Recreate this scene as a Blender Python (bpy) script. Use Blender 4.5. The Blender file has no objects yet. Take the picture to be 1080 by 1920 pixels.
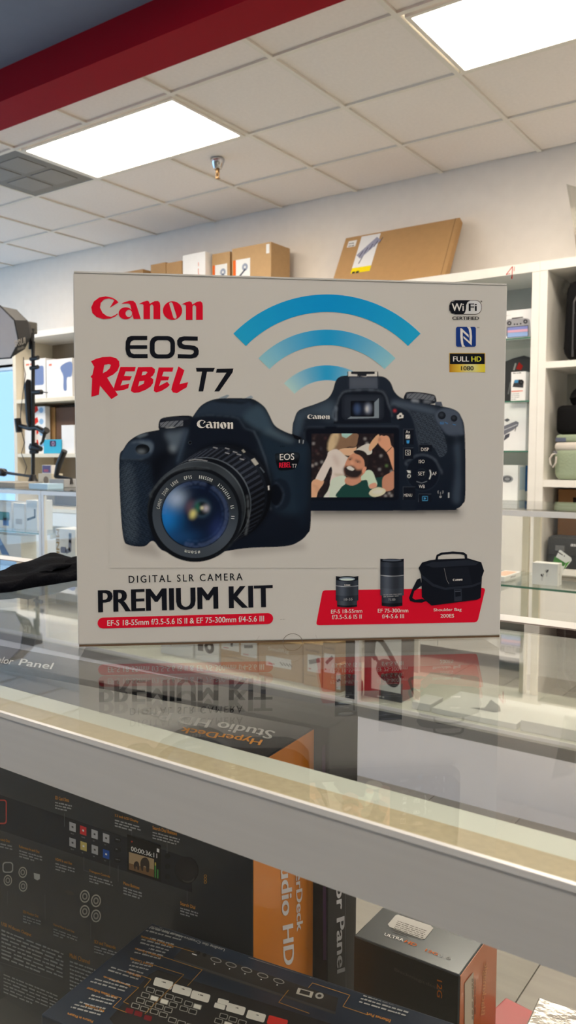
import bpy, bmesh, math, random
import numpy as np
from mathutils import Matrix, Vector
from mathutils.geometry import tessellate_polygon

# ---------------------------------------------------------------- camera
SC = bpy.context.scene
COL = SC.collection
FPX = 1520.0
EYE = np.array([0.0, 0.0, 1.174])
PITCH = -math.atan(100 / FPX); ROLL = math.radians(0.2); YAW = math.radians(35.4)
FW = np.array([-math.sin(YAW) * math.cos(PITCH), math.cos(YAW) * math.cos(PITCH), math.sin(PITCH)])
_r = np.array([math.cos(YAW), math.sin(YAW), 0.0]); _u = np.cross(_r, FW)
RT = math.cos(ROLL) * _r + math.sin(ROLL) * _u
UP = -math.sin(ROLL) * _r + math.cos(ROLL) * _u
cam = bpy.data.cameras.new('camera'); camo = bpy.data.objects.new('camera', cam); COL.objects.link(camo)
cam.sensor_fit = 'VERTICAL'; cam.sensor_height = 36; cam.lens = 36 * FPX / 1920; cam.clip_start = 0.02
m = Matrix.Identity(4)
for i in range(3):
    m[i][0] = RT[i]; m[i][1] = UP[i]; m[i][2] = -FW[i]; m[i][3] = EYE[i]
camo.matrix_world = m
SC.camera = camo
cam.dof.use_dof = True; cam.dof.focus_distance = 0.70; cam.dof.aperture_fstop = 20

# ---------------------------------------------------------------- world, exposure
w = bpy.data.worlds.new('sky'); SC.world = w; w.use_nodes = True
bg = w.node_tree.nodes['Background']; bg.inputs[0].default_value = (0.44, 0.69, 1.0, 1); bg.inputs[1].default_value = 3.2
SC.view_settings.view_transform = 'Standard'; SC.view_settings.look = 'None'
SC.view_settings.gamma = 1; SC.view_settings.use_curve_mapping = False
SC.view_settings.exposure = 0.0
LAMP = 22.0            # radiance of the ceiling light diffusers

# ---------------------------------------------------------------- helpers
rnd = random.Random(7)
nrs = np.random.RandomState(3)

def ray(x, y): return FW + RT * (x - 540) / FPX - UP * (y - 960) / FPX
def at_z(x, y, z):
    d = ray(x, y); return EYE + d * ((z - EYE[2]) / d[2])
def at_y(x, y, Y):
    d = ray(x, y); return EYE + d * (Y / d[1])
def at_x(x, y, X):
    d = ray(x, y); return EYE + d * (X / d[0])

def lin(c):
    c = np.asarray(c, float) / 255.0
    return np.where(c <= 0.04045, c / 12.92, ((c + 0.055) / 1.055) ** 2.4)

MATS = {}
def mat(name, rgb, rough=0.5, metal=0.0, noise=None, bump=None, spec=0.5, coat=0.0):
    """rgb 0-255 sRGB; noise=(scale, amount, stretch); bump=(scale, strength)"""
    if name in MATS: return MATS[name]
    mt = bpy.data.materials.new(name); mt.use_nodes = True
    nt = mt.node_tree; b = nt.nodes['Principled BSDF']
    c = lin(rgb)
    b.inputs['Base Color'].default_value = (*c, 1); b.inputs['Roughness'].default_value = rough
    b.inputs['Metallic'].default_value = metal; b.inputs['Specular IOR Level'].default_value = spec
    if coat: b.inputs['Coat Weight'].default_value = coat; b.inputs['Coat Roughness'].default_value = 0.06
    tc = nt.nodes.new('ShaderNodeTexCoord')
    if noise is None: noise = (14, 0.05, (1, 1, 1))
    mp = nt.nodes.new('ShaderNodeMapping'); mp.inputs['Scale'].default_value = noise[2]
    nt.links.new(tc.outputs['Object'], mp.inputs[0])
    nz = nt.nodes.new('ShaderNodeTexNoise'); nz.inputs['Scale'].default_value = noise[0]; nz.inputs['Detail'].default_value = 5
    nt.links.new(mp.outputs[0], nz.inputs[0])
    mx = nt.nodes.new('ShaderNodeMixRGB'); a = noise[1]
    mx.inputs[1].default_value = (*np.clip(c * (1 - a), 0, 1), 1); mx.inputs[2].default_value = (*np.clip(c * (1 + a), 0, 1), 1)
    nt.links.new(nz.outputs['Fac'], mx.inputs[0]); nt.links.new(mx.outputs[0], b.inputs['Base Color'])
    if bump:
        n2 = nt.nodes.new('ShaderNodeTexNoise'); n2.inputs['Scale'].default_value = bump[0]; n2.inputs['Detail'].default_value = 6
        nt.links.new(mp.outputs[0], n2.inputs[0])
        bp = nt.nodes.new('ShaderNodeBump'); bp.inputs['Strength'].default_value = bump[1]; bp.inputs['Distance'].default_value = 0.01
        nt.links.new(n2.outputs['Fac'], bp.inputs['Height']); nt.links.new(bp.outputs[0], b.inputs['Normal'])
    MATS[name] = mt
    return mt

def emit_mat(name, rgb, strength):
    mt = bpy.data.materials.new(name); mt.use_nodes = True; nt = mt.node_tree
    for n in list(nt.nodes): nt.nodes.remove(n)
    o = nt.nodes.new('ShaderNodeOutputMaterial'); e = nt.nodes.new('ShaderNodeEmission')
    e.inputs[0].default_value = (*lin(rgb), 1); e.inputs[1].default_value = strength
    nt.links.new(e.outputs[0], o.inputs[0]); return mt

def glass_mat(name, tint=(253, 254, 253), f0=0.04, gain=1.0):
    """clear pane: see-through plus a mirror reflection that grows at grazing angles"""
    mt = bpy.data.materials.new(name); mt.use_nodes = True; nt = mt.node_tree
    for n in list(nt.nodes): nt.nodes.remove(n)
    o = nt.nodes.new('ShaderNodeOutputMaterial'); t = nt.nodes.new('ShaderNodeBsdfTransparent'); g = nt.nodes.new('ShaderNodeBsdfGlossy')
    t.inputs[0].default_value = (*lin(tint), 1); g.inputs['Roughness'].default_value = 0.0
    lw = nt.nodes.new('ShaderNodeLayerWeight'); lw.inputs['Blend'].default_value = 0.5
    p = nt.nodes.new('ShaderNodeMath'); p.operation = 'POWER'; p.inputs[1].default_value = 5.0
    nt.links.new(lw.outputs['Facing'], p.inputs[0])
    k = nt.nodes.new('ShaderNodeMath'); k.operation = 'MULTIPLY_ADD'; k.inputs[1].default_value = (1 - f0) * gain; k.inputs[2].default_value = f0
    nt.links.new(p.outputs[0], k.inputs[0])
    mx = nt.nodes.new('ShaderNodeMixShader')
    nt.links.new(k.outputs[0], mx.inputs[0]); nt.links.new(t.outputs[0], mx.inputs[1]); nt.links.new(g.outputs[0], mx.inputs[2])
    nt.links.new(mx.outputs[0], o.inputs[0]); MATS[name] = mt; return mt

def ink_mat(name, rough=0.42, spec=0.4):
    mt = bpy.data.materials.new(name); mt.use_nodes = True; nt = mt.node_tree; b = nt.nodes['Principled BSDF']
    a = nt.nodes.new('ShaderNodeVertexColor'); a.layer_name = 'Col'
    nt.links.new(a.outputs[0], b.inputs['Base Color']); b.inputs['Roughness'].default_value = rough
    b.inputs['Specular IOR Level'].default_value = spec; MATS[name] = mt; return mt

INK = ink_mat('printed_ink', 0.5, 0.04); INKG = ink_mat('glossy_printed_ink', 0.3, 0.3)

def mw(o):
    mm = o.matrix_basis.copy()
    while o.parent: o = o.parent; mm = o.matrix_basis @ mm
    return mm

def tag(o, label=None, cat=None, group=None, kind=None):
    if label: o['label'] = label
    if cat: o['category'] = cat
    if group: o['group'] = group
    if kind: o['kind'] = kind
    return o

def empty(name, loc, rz=0.0, rot=None):
    o = bpy.data.objects.new(name, None); COL.objects.link(o); o.empty_display_size = 0.05
    mm = Matrix.Translation(Vector(loc)) @ (rot if rot is not None else Matrix.Rotation(rz, 4, 'Z'))
    o.matrix_basis = mm; return o

def mesh_obj(name, verts, faces, material, parent=None, colors=None, smooth=False, matidx=None):
    """verts in world space; stored in the parent's frame"""
    v = np.asarray(verts, float).reshape(-1, 3)
    if parent is not None:
        im = np.array(mw(parent).inverted()); v = v @ im[:3, :3].T + im[:3, 3]
    me = bpy.data.meshes.new(name); me.from_pydata(v.tolist(), [], [list(map(int, f)) for f in faces]); 
    ms = material if isinstance(material, (list, tuple)) else [material]
    for x in ms: me.materials.append(x)
    if matidx is not None: me.polygons.foreach_set('material_index', matidx)
    if colors is not None:
        ca = me.color_attributes.new('Col', 'FLOAT_COLOR', 'POINT')
        c = np.ones((len(v), 4)); c[:, :3] = np.asarray(colors); ca.data.foreach_set('color', c.ravel())
    if smooth: me.polygons.foreach_set('use_smooth', [True] * len(me.polygons))
    me.update()
    o = bpy.data.objects.new(name, me); COL.objects.link(o)
    if parent is not None: o.parent = parent
    return o

class MB:
    """collects shapes (local frame M -> world) into one mesh"""
    def __init__(s, M=None): s.v = []; s.f = []; s.M = M if M is not None else Matrix.Identity(4); s.smooth = False
    def add(s, vs, fs):
        b = len(s.v); s.v += [tuple(s.M @ Vector(p)) for p in vs]; s.f += [[i + b for i in f] for f in fs]; return s
    def box(s, a, b, bev=0.0):
        a = np.minimum(a, b).astype(float) if True else a; 
        return s
    def bx(s, x0, x1, y0, y1, z0, z1, bev=0.0):
        if bev <= 0:
            vs = [(x, y, z) for z in (z0, z1) for y in (y0, y1) for x in (x0, x1)]
            return s.add(vs, [(0, 2, 3, 1), (4, 5, 7, 6), (0, 1, 5, 4), (2, 6, 7, 3), (0, 4, 6, 2), (1, 3, 7, 5)])
        bm = bmesh.new(); bmesh.ops.create_cube(bm, size=1)
        for q in bm.verts:
            q.co = Vector(((x0 + x1) / 2 + q.co.x * (x1 - x0), (y0 + y1) / 2 + q.co.y * (y1 - y0), (z0 + z1) / 2 + q.co.z * (z1 - z0)))
        bmesh.ops.bevel(bm, geom=bm.edges[:], offset=bev, segments=2, profile=0.5, affect='EDGES')
        return s.bm(bm)
    def bm(s, bm):
        bm.verts.index_update(); s.add([q.co[:] for q in bm.verts], [[q.index for q in f.verts] for f in bm.faces]); bm.free(); return s
    def tube(s, pts, r, n=12, cap=True):
        pts = [Vector(p) for p in pts]; rr = r if isinstance(r, (list, tuple)) else [r] * len(pts)
        vs = []; fs = []; ref = None
        for i, p in enumerate(pts):
            d = (pts[min(i + 1, len(pts) - 1)] - pts[max(i - 1, 0)]).normalized()
            if ref is None or abs(ref.dot(d)) > 0.98: ref = Vector((0, 0, 1)) if abs(d.z) < 0.9 else Vector((1, 0, 0))
            a = (ref - d * ref.dot(d)).normalized(); b = d.cross(a); ref = a
            for k in range(n):
                t = 2 * math.pi * k / n; vs.append(tuple(p + (a * math.cos(t) + b * math.sin(t)) * rr[i]))
        for i in range(len(pts) - 1):
            for k in range(n): fs.append((i * n + k, i * n + (k + 1) % n, (i + 1) * n + (k + 1) % n, (i + 1) * n + k))
        if cap: fs.append(tuple(range(n - 1, -1, -1))); fs.append(tuple(range((len(pts) - 1) * n, len(pts) * n)))
        return s.add(vs, fs)
    def lathe(s, c, prof, n=24, axis=None):
        """prof: (radius, height) list around z at c"""
        vs = []; fs = []
        for (r, h) in prof:
            for k in range(n):
                t = 2 * math.pi * k / n; vs.append((c[0] + r * math.cos(t), c[1] + r * math.sin(t), c[2] + h))
        for i in range(len(prof) - 1):
            for k in range(n): fs.append((i * n + k, i * n + (k + 1) % n, (i + 1) * n + (k + 1) % n, (i + 1) * n + k))
        fs.append(tuple(range(n - 1, -1, -1))); fs.append(tuple(range((len(prof) - 1) * n, len(prof) * n)))
        return s.add(vs, fs)
    def prism(s, pts, off):
        """polygon pts (3D) extruded by vector off"""
        n = len(pts); o = Vector(off); vs = [tuple(p) for p in pts] + [tuple(Vector(p) + o) for p in pts]
        fs = [tuple(range(n - 1, -1, -1)), tuple(range(n, 2 * n))] + [(i, (i + 1) % n, n + (i + 1) % n, n + i) for i in range(n)]
        return s.add(vs, fs)
    def build(s, name, material, parent=None, smooth=False):
        return mesh_obj(name, s.v, s.f, material, parent, smooth=smooth)

# ------------------------------------------------------- printing on faces
class PixMap:
    """photo pixel -> point on a plane of the scene"""
    def __init__(s, P, n):
        s.P = np.array(P, float); s.n = np.array(n, float) / np.linalg.norm(n)
        if s.n @ (EYE - s.P) < 0: s.n = -s.n
    def __call__(s, x, y, off=0.0):
        d = ray(x, y); P = s.P + s.n * off
        return EYE + d * ((P - EYE) @ s.n / (d @ s.n))
class FaceMap:
    """(u, v) in metres from a corner of a face"""
    def __init__(s, O, ux, uy):
        s.O = np.array(O, float); s.ux = np.array(ux, float) / np.linalg.norm(ux); s.uy = np.array(uy, float) / np.linalg.norm(uy)
        s.n = np.cross(s.ux, s.uy)
    def __call__(s, u, v, off=0.0): return s.O + s.ux * u + s.uy * v + s.n * off

def catmull(pts, k=6):
    P = np.array(pts, float); n = len(P); out = []
    for i in range(n):
        a, b, c, d = P[i - 1], P[i], P[(i + 1) % n], P[(i + 2) % n]
        for j in range(k):
            t = j / k
            out.append(0.5 * ((2 * b) + (-a + c) * t + (2 * a - 5 * b + 4 * c - d) * t * t + (-a + 3 * b - 3 * c + d) * t ** 3))
    return np.array(out)
def ell(cx, cy, rx, ry, n=32, rot=0.0):
    t = np.linspace(0, 2 * math.pi, n, endpoint=False); c, s_ = math.cos(rot), math.sin(rot)
    x = rx * np.cos(t); y = ry * np.sin(t); return np.stack([cx + x * c - y * s_, cy + x * s_ + y * c], 1)
def rrect(x0, y0, x1, y1, r, n=5):
    pts = []
    for (cx, cy, a) in ((x1 - r, y1 - r, 0), (x0 + r, y1 - r, 90), (x0 + r, y0 + r, 180), (x1 - r, y0 + r, 270)):
        for k in range(n + 1):
            t = math.radians(a + 90 * k / n); pts.append((cx + r * math.cos(t), cy + r * math.sin(t)))
    return np.array(pts)

_GL = {}
def glyphs(s, bold=0.0, space=1.0, res=3):
    key = (s, bold, space, res)
    if key not in _GL:
        c = bpy.data.curves.new('lettering', 'FONT'); c.body = s; c.offset = bold; c.space_character = space; c.resolution_u = res; c.fill_mode = 'FRONT'
        o = bpy.data.objects.new('lettering', c); me = bpy.data.meshes.new_from_object(o)
        v = np.array([q.co[:2] for q in me.vertices]); f = [list(p.vertices) for p in me.polygons]
        bpy.data.meshes.remove(me); bpy.data.objects.remove(o); bpy.data.curves.remove(c)
        a = v.min(0); b = v.max(0); _GL[key] = ((v - a) / np.maximum(b - a, 1e-6), f, (b - a))
    return _GL[key]

class Print:
    """flat print: coloured shapes lying on a face"""
    def __init__(s, M, base=0.00015): s.M = M; s.v = []; s.f = []; s.c = []; s.base = base
    def _add(s, pts, faces, col, lay):
        b = len(s.v)
        for p in pts: s.v.append(s.M(p[0], p[1], s.base + 0.00012 * lay))
        col = np.asarray(col, float)
        if col.ndim == 1: s.c += [col] * len(pts)
        else: s.c += list(col)
        s.f += [[i + b for i in f] for f in faces]
    def poly(s, pts, col, lay=0, holes=()):
        loops = [np.asarray(pts, float)] + [np.asarray(h, float) for h in holes]
        tris = tessellate_polygon([[Vector((p[0], p[1], 0)) for p in L] for L in loops])
        s._add(np.concatenate(loops), tris, col, lay); return s
    def rect(s, x0, y0, x1, y1, col, lay=0): return s.poly([(x0, y0), (x1, y0), (x1, y1), (x0, y1)], col, lay)
    def line(s, pts, wd, col, lay=0):
        P = np.asarray(pts, float)
        for a, b in zip(P[:-1], P[1:]):
            d = b - a; L = np.linalg.norm(d)
            if L < 1e-9: continue
            n = np.array([-d[1], d[0]]) / L * wd / 2; e = d / L * wd / 2 * 0.5
            s.poly([a - e + n, b + e + n, b + e - n, a - e - n], col, lay)
        return s
    def strip(s, A, B, cols, lay=0):
        n = len(A); s._add(np.concatenate([A, B]), [(i, i + 1, n + i + 1, n + i) for i in range(n - 1)], np.concatenate([cols, cols]), lay); return s
    def ring(s, cx, cy, r0, r1, col, lay=0, n=28, k=1.0):
        return s.poly(ell(cx, cy, r1, r1 * k, n), col, lay, [ell(cx, cy, r0, r0 * k, n)])
    def text(s, t, ll, lr, ul, col, lay=1, bold=0.0, space=1.0, res=3):
        """ll lower left, lr lower right, ul upper left of the lettering's box"""
        g, f, sz = glyphs(t, 0.0, space, res); ll, lr, ul = map(lambda q: np.array(q, float), (ll, lr, ul))
        bb = bold / sz[0]; ex = (lr - ll) * bb          # heavier strokes: the letters printed again a hair to either side
        for k, q in enumerate((-1, 1, 0) if bold else (0,)):
            s._add(ll + ex + ex * q + g[:, :1] * (lr - ll) * (1 - 2 * bb) + g[:, 1:] * (ul - ll), f, col, lay + .15 * k)
        return s
    def dashes(s, ll, lr, down, rows, col, lay=1, fill=0.45, seed=0, words=7):
        """unreadable body copy: rows of short word-long strokes"""
        rr = random.Random(seed); ll, lr, dn = (np.array(q, float) for q in (ll, lr, down)); 
        for r_ in range(rows):
            t = 0.0; o = ll + dn * r_; end = 1.0 if r_ < rows - 1 else rr.uniform(.4, .95)
            while t < end - 0.03:
                L = min(rr.uniform(.35, 1.6) / words, end - t); a = o + (lr - ll) * t; b = o + (lr - ll) * (t + L * .8)
                h = dn * fill * -1 * rr.uniform(.8, 1.1)
                s.poly([a, b, b + h, a + h], col, lay); t += L
        return s
    def build(s, name, parent, material=None):
        return mesh_obj(name, s.v, s.f, material or INK, parent, s.c)

class Canvas:
    """a picture painted in photo pixels, laid on a face as coloured print"""
    def __init__(s, x0, y0, x1, y1, step, bgcol):
        s.x0, s.y0, s.st = x0, y0, step; s.W = int((x1 - x0) / step) + 1; s.H = int((y1 - y0) / step) + 1
        s.img = np.empty((s.H, s.W, 3)); s.img[:] = bgcol
        s.xs = x0 + np.arange(s.W) * step; s.ys = y0 + np.arange(s.H) * step
    def cover(s, pts, blur):
        P = np.asarray(pts, float); pad = blur * 3 + 2
        i0 = max(int((P[:, 0].min() - pad - s.x0) / s.st), 0); i1 = min(int((P[:, 0].max() + pad - s.x0) / s.st) + 2, s.W)
        j0 = max(int((P[:, 1].min() - pad - s.y0) / s.st), 0); j1 = min(int((P[:, 1].max() + pad - s.y0) / s.st) + 2, s.H)
        if i1 <= i0 or j1 <= j0: return None
        X, Y = np.meshgrid(s.xs[i0:i1], s.ys[j0:j1]); cov = np.zeros(X.shape)
        sub = (-.375, -.125, .125, .375) if blur < 0.7 else (0,)
        for dy in sub:
            yy = Y[:, :1] + dy * s.st
            for dx in sub:
                xx = X[:1] + dx * s.st; ins = np.zeros(X.shape, bool)
                for k in range(len(P)):
                    ax, ay = P[k - 1]; bx_, by = P[k]
                    if ay == by: continue
                    c = ((ay > yy) != (by > yy)); xi = ax + (yy - ay) * (bx_ - ax) / (by - ay)
                    ins ^= c & (xx < xi)
                cov += ins
        cov /= len(sub) ** 2
        if blur >= 0.7:
            k = max(int(round(blur / s.st)), 1)
            for _ in range(3):
                for ax in (0, 1):
                    pd = [(0, 0), (0, 0)]; pd[ax] = (k + 1, k); q = np.cumsum(np.pad(cov, pd, mode='edge'), axis=ax)
                    cov = (np.take(q, range(2 * k + 1, q.shape[ax]), ax) - np.take(q, range(0, q.shape[ax] - 2 * k - 1), ax)) / (2 * k + 1)
        return i0, i1, j0, j1, X, Y, cov
    def poly(s, pts, col, blur=0.0, a=1.0, clip=None, mul=None):
        r = s.cover(pts, blur)
        if r is None: return s
        i0, i1, j0, j1, X, Y, cov = r
        if clip is not None: cov = cov * clip[j0:j1, i0:i1]
        if mul is not None: cov = cov * mul(X, Y)
        cc = col(X, Y) if callable(col) else np.asarray(col)
        cov = (cov * a)[..., None]; s.img[j0:j1, i0:i1] = s.img[j0:j1, i0:i1] * (1 - cov) + cc * cov; return s
    def stroke(s, pts, wd, col, blur=0.0, a=1.0, clip=None):
        P = np.asarray(pts, float); d = np.gradient(P, axis=0); d /= np.maximum(np.linalg.norm(d, axis=1, keepdims=True), 1e-6)
        n = np.stack([-d[:, 1], d[:, 0]], 1) * wd / 2
        return s.poly(np.concatenate([P + n, (P - n)[::-1]]), col, blur, a, clip)
    def mask(s, pts):
        mk = np.zeros((s.H, s.W)); r = s.cover(pts, 0)
        if r: i0, i1, j0, j1, X, Y, c = r; mk[j0:j1, i0:i1] = c
        return mk
    def build(s, name, M, parent, off=0.0001, material=None, skip=None):
        X, Y = np.meshgrid(s.xs, s.ys); n = s.H * s.W
        d = FW[None] + ((X.ravel() - 540) / FPX)[:, None] * RT - ((Y.ravel() - 960) / FPX)[:, None] * UP
        P = M.P + M.n * off; v = EYE + d * (((P - EYE) @ M.n) / (d @ M.n))[:, None]
        im = np.array(mw(parent).inverted()); v = v @ im[:3, :3].T + im[:3, 3]
        idx = np.arange(n).reshape(s.H, s.W)
        q = np.stack([idx[1:, :-1], idx[1:, 1:], idx[:-1, 1:], idx[:-1, :-1]], -1).reshape(-1, 4)
        me = bpy.data.meshes.new(name); me.vertices.add(n); me.vertices.foreach_set('co', v.ravel())
        me.loops.add(q.size); me.loops.foreach_set('vertex_index', q.ravel().astype(np.int32))
        me.polygons.add(len(q)); me.polygons.foreach_set('loop_start', np.arange(0, q.size, 4, dtype=np.int32))
        me.materials.append(material or INK); me.update(calc_edges=True); me.validate()
        ca = me.color_attributes.new('Col', 'FLOAT_COLOR', 'POINT'); c = np.ones((n, 4)); c[:, :3] = np.clip(s.img.reshape(-1, 3), 0, 1)
        ca.data.foreach_set('color', c.ravel())
        o = bpy.data.objects.new(name, me); COL.objects.link(o); o.parent = parent; return o

def carton(name, label, cat, base, size, rz, material, group=None, bev=0.0015):
    """a plain carton: mesh root whose origin is the middle of its base; front face looks to -y"""
    w_, d_, h_ = size; M = Matrix.Translation(Vector(base)) @ Matrix.Rotation(rz, 4, 'Z')
    b = MB(); b.bx(-w_ / 2, w_ / 2, -d_ / 2, d_ / 2, 0, h_, bev)
    o = mesh_obj(name, b.v, b.f, material); o.matrix_basis = M; tag(o, label, cat, group)
    o['_s'] = size
    return o
def face(o, side):
    w_, d_, h_ = o['_s']; R = np.array(mw(o)); f = lambda p: R[:3, :3] @ np.array(p) + R[:3, 3]; g = lambda p: R[:3, :3] @ np.array(p)
    if side == 'front': return FaceMap(f((-w_ / 2, -d_ / 2, 0)), g((1, 0, 0)), g((0, 0, 1)))
    if side == 'right': return FaceMap(f((w_ / 2, -d_ / 2, 0)), g((0, 1, 0)), g((0, 0, 1)))
    if side == 'top': return FaceMap(f((-w_ / 2, -d_ / 2, h_)), g((1, 0, 0)), g((0, 1, 0)))
    if side == 'left': return FaceMap(f((-w_ / 2, d_ / 2, 0)), g((0, -1, 0)), g((0, 0, 1)))
C_ = lambda r, g, b: lin((r, g, b))
WHITE, BLACK = C_(236, 236, 232), C_(22, 23, 26)
# ================================================================ the room
X0, X1, Y0, Y1, HC = -8.2, 3.0, -4.5, 4.73, 2.931
wallm = mat('wall_paint', (232, 227, 221), 0.8, bump=(180, 0.03)); ceilm = mat('ceiling_tile', (236, 230, 226), 0.9, noise=(60, .06, (1, 1, 1)), bump=(220, 0.12))
barm = mat('ceiling_grid_white', (228, 224, 216), 0.5); redm = mat('red_beam_paint', (150, 4, 28), 0.7, spec=.15); bluem = mat('slate_ceiling_paint', (112, 122, 145), 0.7)
whitem = mat('white_laminate', (238, 236, 230), 0.4); creamm = mat('cream_laminate', (228, 220, 200), 0.5)
alum = mat('satin_aluminium', (220, 220, 219), 0.38, 0.25, noise=(6, .05, (1, 40, 40)))
alumw = mat('bright_aluminium', (236, 236, 236), 0.3, 0.1); blackm = mat('black_plastic', (20, 20, 22), 0.45); darkm = mat('dark_rubber', (40, 36, 34), 0.6)
GLASS = glass_mat('pane_glass'); GLASS_TOP = glass_mat('counter_glass', (253, 254, 253), 0.045); GEDGE = mat('green_glass_edge', (70, 120, 100), 0.15)
kraft = mat('kraft_card', (176, 138, 92), 0.75, noise=(30, .08, (1, 1, 1))); kraft2 = mat('pale_kraft_card', (186, 152, 108), 0.75, noise=(30, .08, (1, 1, 1)))
boxw = mat('white_card', (238, 238, 238), 0.45); boxdark = mat('charcoal_card', (44, 46, 50), 0.4)

# floor: plank tiles
fl = MB(); fl.bx(X0, X1, Y0, Y1, -0.06, -0.004); floor = fl.build('floor', mat('floor_grout', (96, 92, 86), 0.7)); tag(floor, kind='structure')
fm = [mat('plank_tile_%s' % n_, c_, 0.38, noise=(3.2, .22, (1, 9, 1)), bump=(40, .05)) for n_, c_ in (('a', (150, 146, 138)), ('b', (140, 136, 128)), ('c', (158, 153, 145)))]
pm = {}
def plank_mesh(sx, sy, k):
    if (sx, sy, k) not in pm:
        b = MB(); b.bx(0.0015, sx - .0015, 0.0015, sy - .0015, -0.004, 0.0); me = bpy.data.meshes.new('plank'); me.from_pydata(b.v, [], b.f); me.materials.append(fm[k]); pm[(sx, sy, k)] = me
    return pm[(sx, sy, k)]
def plank(x, y, sx, sy):
    o = bpy.data.objects.new('plank', plank_mesh(sx, sy, rnd.randrange(3))); COL.objects.link(o); o.location = (x, y, 0); o.parent = floor
for i in range(14):
    for j in range(4): plank(-3.62 + .305 * i, .2 + 1.22 * j - .61 * (i % 2), .305, 1.22) if .2 + 1.22 * j - .61 * (i % 2) < 4.0 else None
for a in ((X0, -3.62, Y0, Y1), (.65, X1, Y0, Y1), (-3.62, .65, Y0, -.41), (-3.62, .65, 4.47, Y1)):
    b = MB(); b.bx(a[0], a[1], a[2], a[3], -.004, 0); mesh_obj('floor_field', b.v, b.f, fm[1], floor)

# walls
WZ0, WZ1 = 0.25, 2.02      # window_1 in the back wall, left end
WX0, WX1 = -7.75, -6.06
b = MB(); b.bx(WX1, X1, Y1, Y1 + .12, 0, HC + .1).bx(X0, WX0, Y1, Y1 + .12, 0, HC + .1).bx(WX0, WX1, Y1, Y1 + .12, 0, WZ0).bx(WX0, WX1, Y1, Y1 + .12, WZ1, HC + .1)
tag(b.build('wall_back', wallm), kind='structure')
b = MB(); b.bx(X1, X1 + .12, Y0 - .12, Y1 + .12, 0, HC + .1); tag(b.build('wall_right', wallm), kind='structure')
def storefront(n_, horizontal, pos, a0, a1, z0, z1, count, pane=None):
    r_ = None; b = MB(); t = .05
    for k in range(count + 1):
        q = a0 + (a1 - a0) * k / count
        b.bx(q - t / 2, q + t / 2, pos, pos + .08, z0, z1) if horizontal else b.bx(pos, pos + .08, q - t / 2, q + t / 2, z0, z1)
    for z in (z0, z1):
        b.bx(a0, a1, pos, pos + .08, z - t / 2, z + t / 2) if horizontal else b.bx(pos, pos + .08, a0, a1, z - t / 2, z + t / 2)
    r_ = b.build('window_%d' % n_, alum); tag(r_, kind='structure')
    for k in range(count):
        p0 = a0 + (a1 - a0) * k / count + t / 2; p1 = a0 + (a1 - a0) * (k + 1) / count - t / 2
        b = MB(); b.bx(p0, p1, pos + .035, pos + .045, z0 + t / 2, z1 - t / 2) if horizontal else b.bx(pos + .035, pos + .045, p0, p1, z0 + t / 2, z1 - t / 2)
        b.build('pane', pane or GLASS, r_)
storefront(1, True, Y1, WX0, WX1, WZ0, WZ1, 2, glass_mat('dimmed_pane_glass', (200, 206, 208)))  # pane tint added to hold down the sky's brightness in this window
# left wall: storefront glazing
b = MB(); b.bx(X0 - .12, X0, Y0 - .12, Y1 + .12, 0, .12).bx(X0 - .12, X0, Y0 - .12, Y1 + .12, 2.45, HC + .1).bx(X0 - .12, X0, Y0 - .12, Y0 + .4, .12, 2.45).bx(X0 - .12, X0, Y1 - .35, Y1 + .12, .12, 2.45)
tag(b.build('wall_left', wallm), kind='structure')
storefront(2, False, X0 - .1, Y0 + .4, Y1 - .35, .12, 2.45, 5)
# wall behind the photographer
b = MB(); b.bx(X0 - .12, X1 + .12, Y0 - .12, Y0, 0, HC + .1); tag(b.build('wall_front', wallm), kind='structure')

# ceiling: back part of tiles in a grid, front part painted
T = .61; GX = -1.594; GY = [2.53, 2.968, 3.578, 4.188, 4.73]
b = MB(); b.bx(X0, X1, Y0, Y1, HC + .03, HC + .1); ceil = b.build('ceiling', barm); tag(ceil, kind='structure')
b = MB(); b.bx(X0, X1, Y0, 2.33, HC - .004, HC + .03); mesh_obj('painted_panel', b.v, b.f, bluem, ceil)
b = MB(); b.bx(X0, X1, 2.33, 2.53, HC - .147, HC + .03); tag(b.build('trim_1', redm), kind='structure')
xs = [GX + T * k for k in range(-10, 8)]
lights = []
def light_at(xa, ya, zc, wd=1.18, dp=.57, label='', lm=None):
    r_ = empty('ceiling_light', (xa + wd / 2, ya + dp / 2, zc)); tag(r_, label, 'ceiling light', 'flat panel lights in the ceiling')
    b = MB(); 
    for q in ((xa, xa + wd, ya, ya + .02), (xa, xa + wd, ya + dp - .02, ya + dp), (xa, xa + .02, ya + .02, ya + dp - .02), (xa + wd - .02, xa + wd, ya + .02, ya + dp - .02)):
        b.bx(q[0], q[1], q[2], q[3], zc - .008, zc + .02)
    b.build('frame', barm, r_)
    b = MB(); b.bx(xa + .02, xa + wd - .02, ya + .02, ya + dp - .02, zc - .003, zc + .015); b.build('diffuser', lm or LAMPM, r_)
LAMPM = emit_mat('lit_diffuser', (255, 240, 219), LAMP)
LAMPF = emit_mat('lit_front_diffuser', (255, 240, 219), LAMP * .56)
holes = []
for k, lb in ((-4, 'bright panel light beside the grey air vent'), (0, 'bright panel light at the upper right of the ceiling'), (4, 'bright panel light in the ceiling beyond the right edge'), (-8, 'bright panel light in the ceiling beyond the left edge')):
    xa = GX + T * k + .03; light_at(xa + .0, GY[1] + .02, HC, label=lb); holes += [(k, 1), (k + 1, 1)]
holes += [(-5, 1)]
tm = {}
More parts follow.
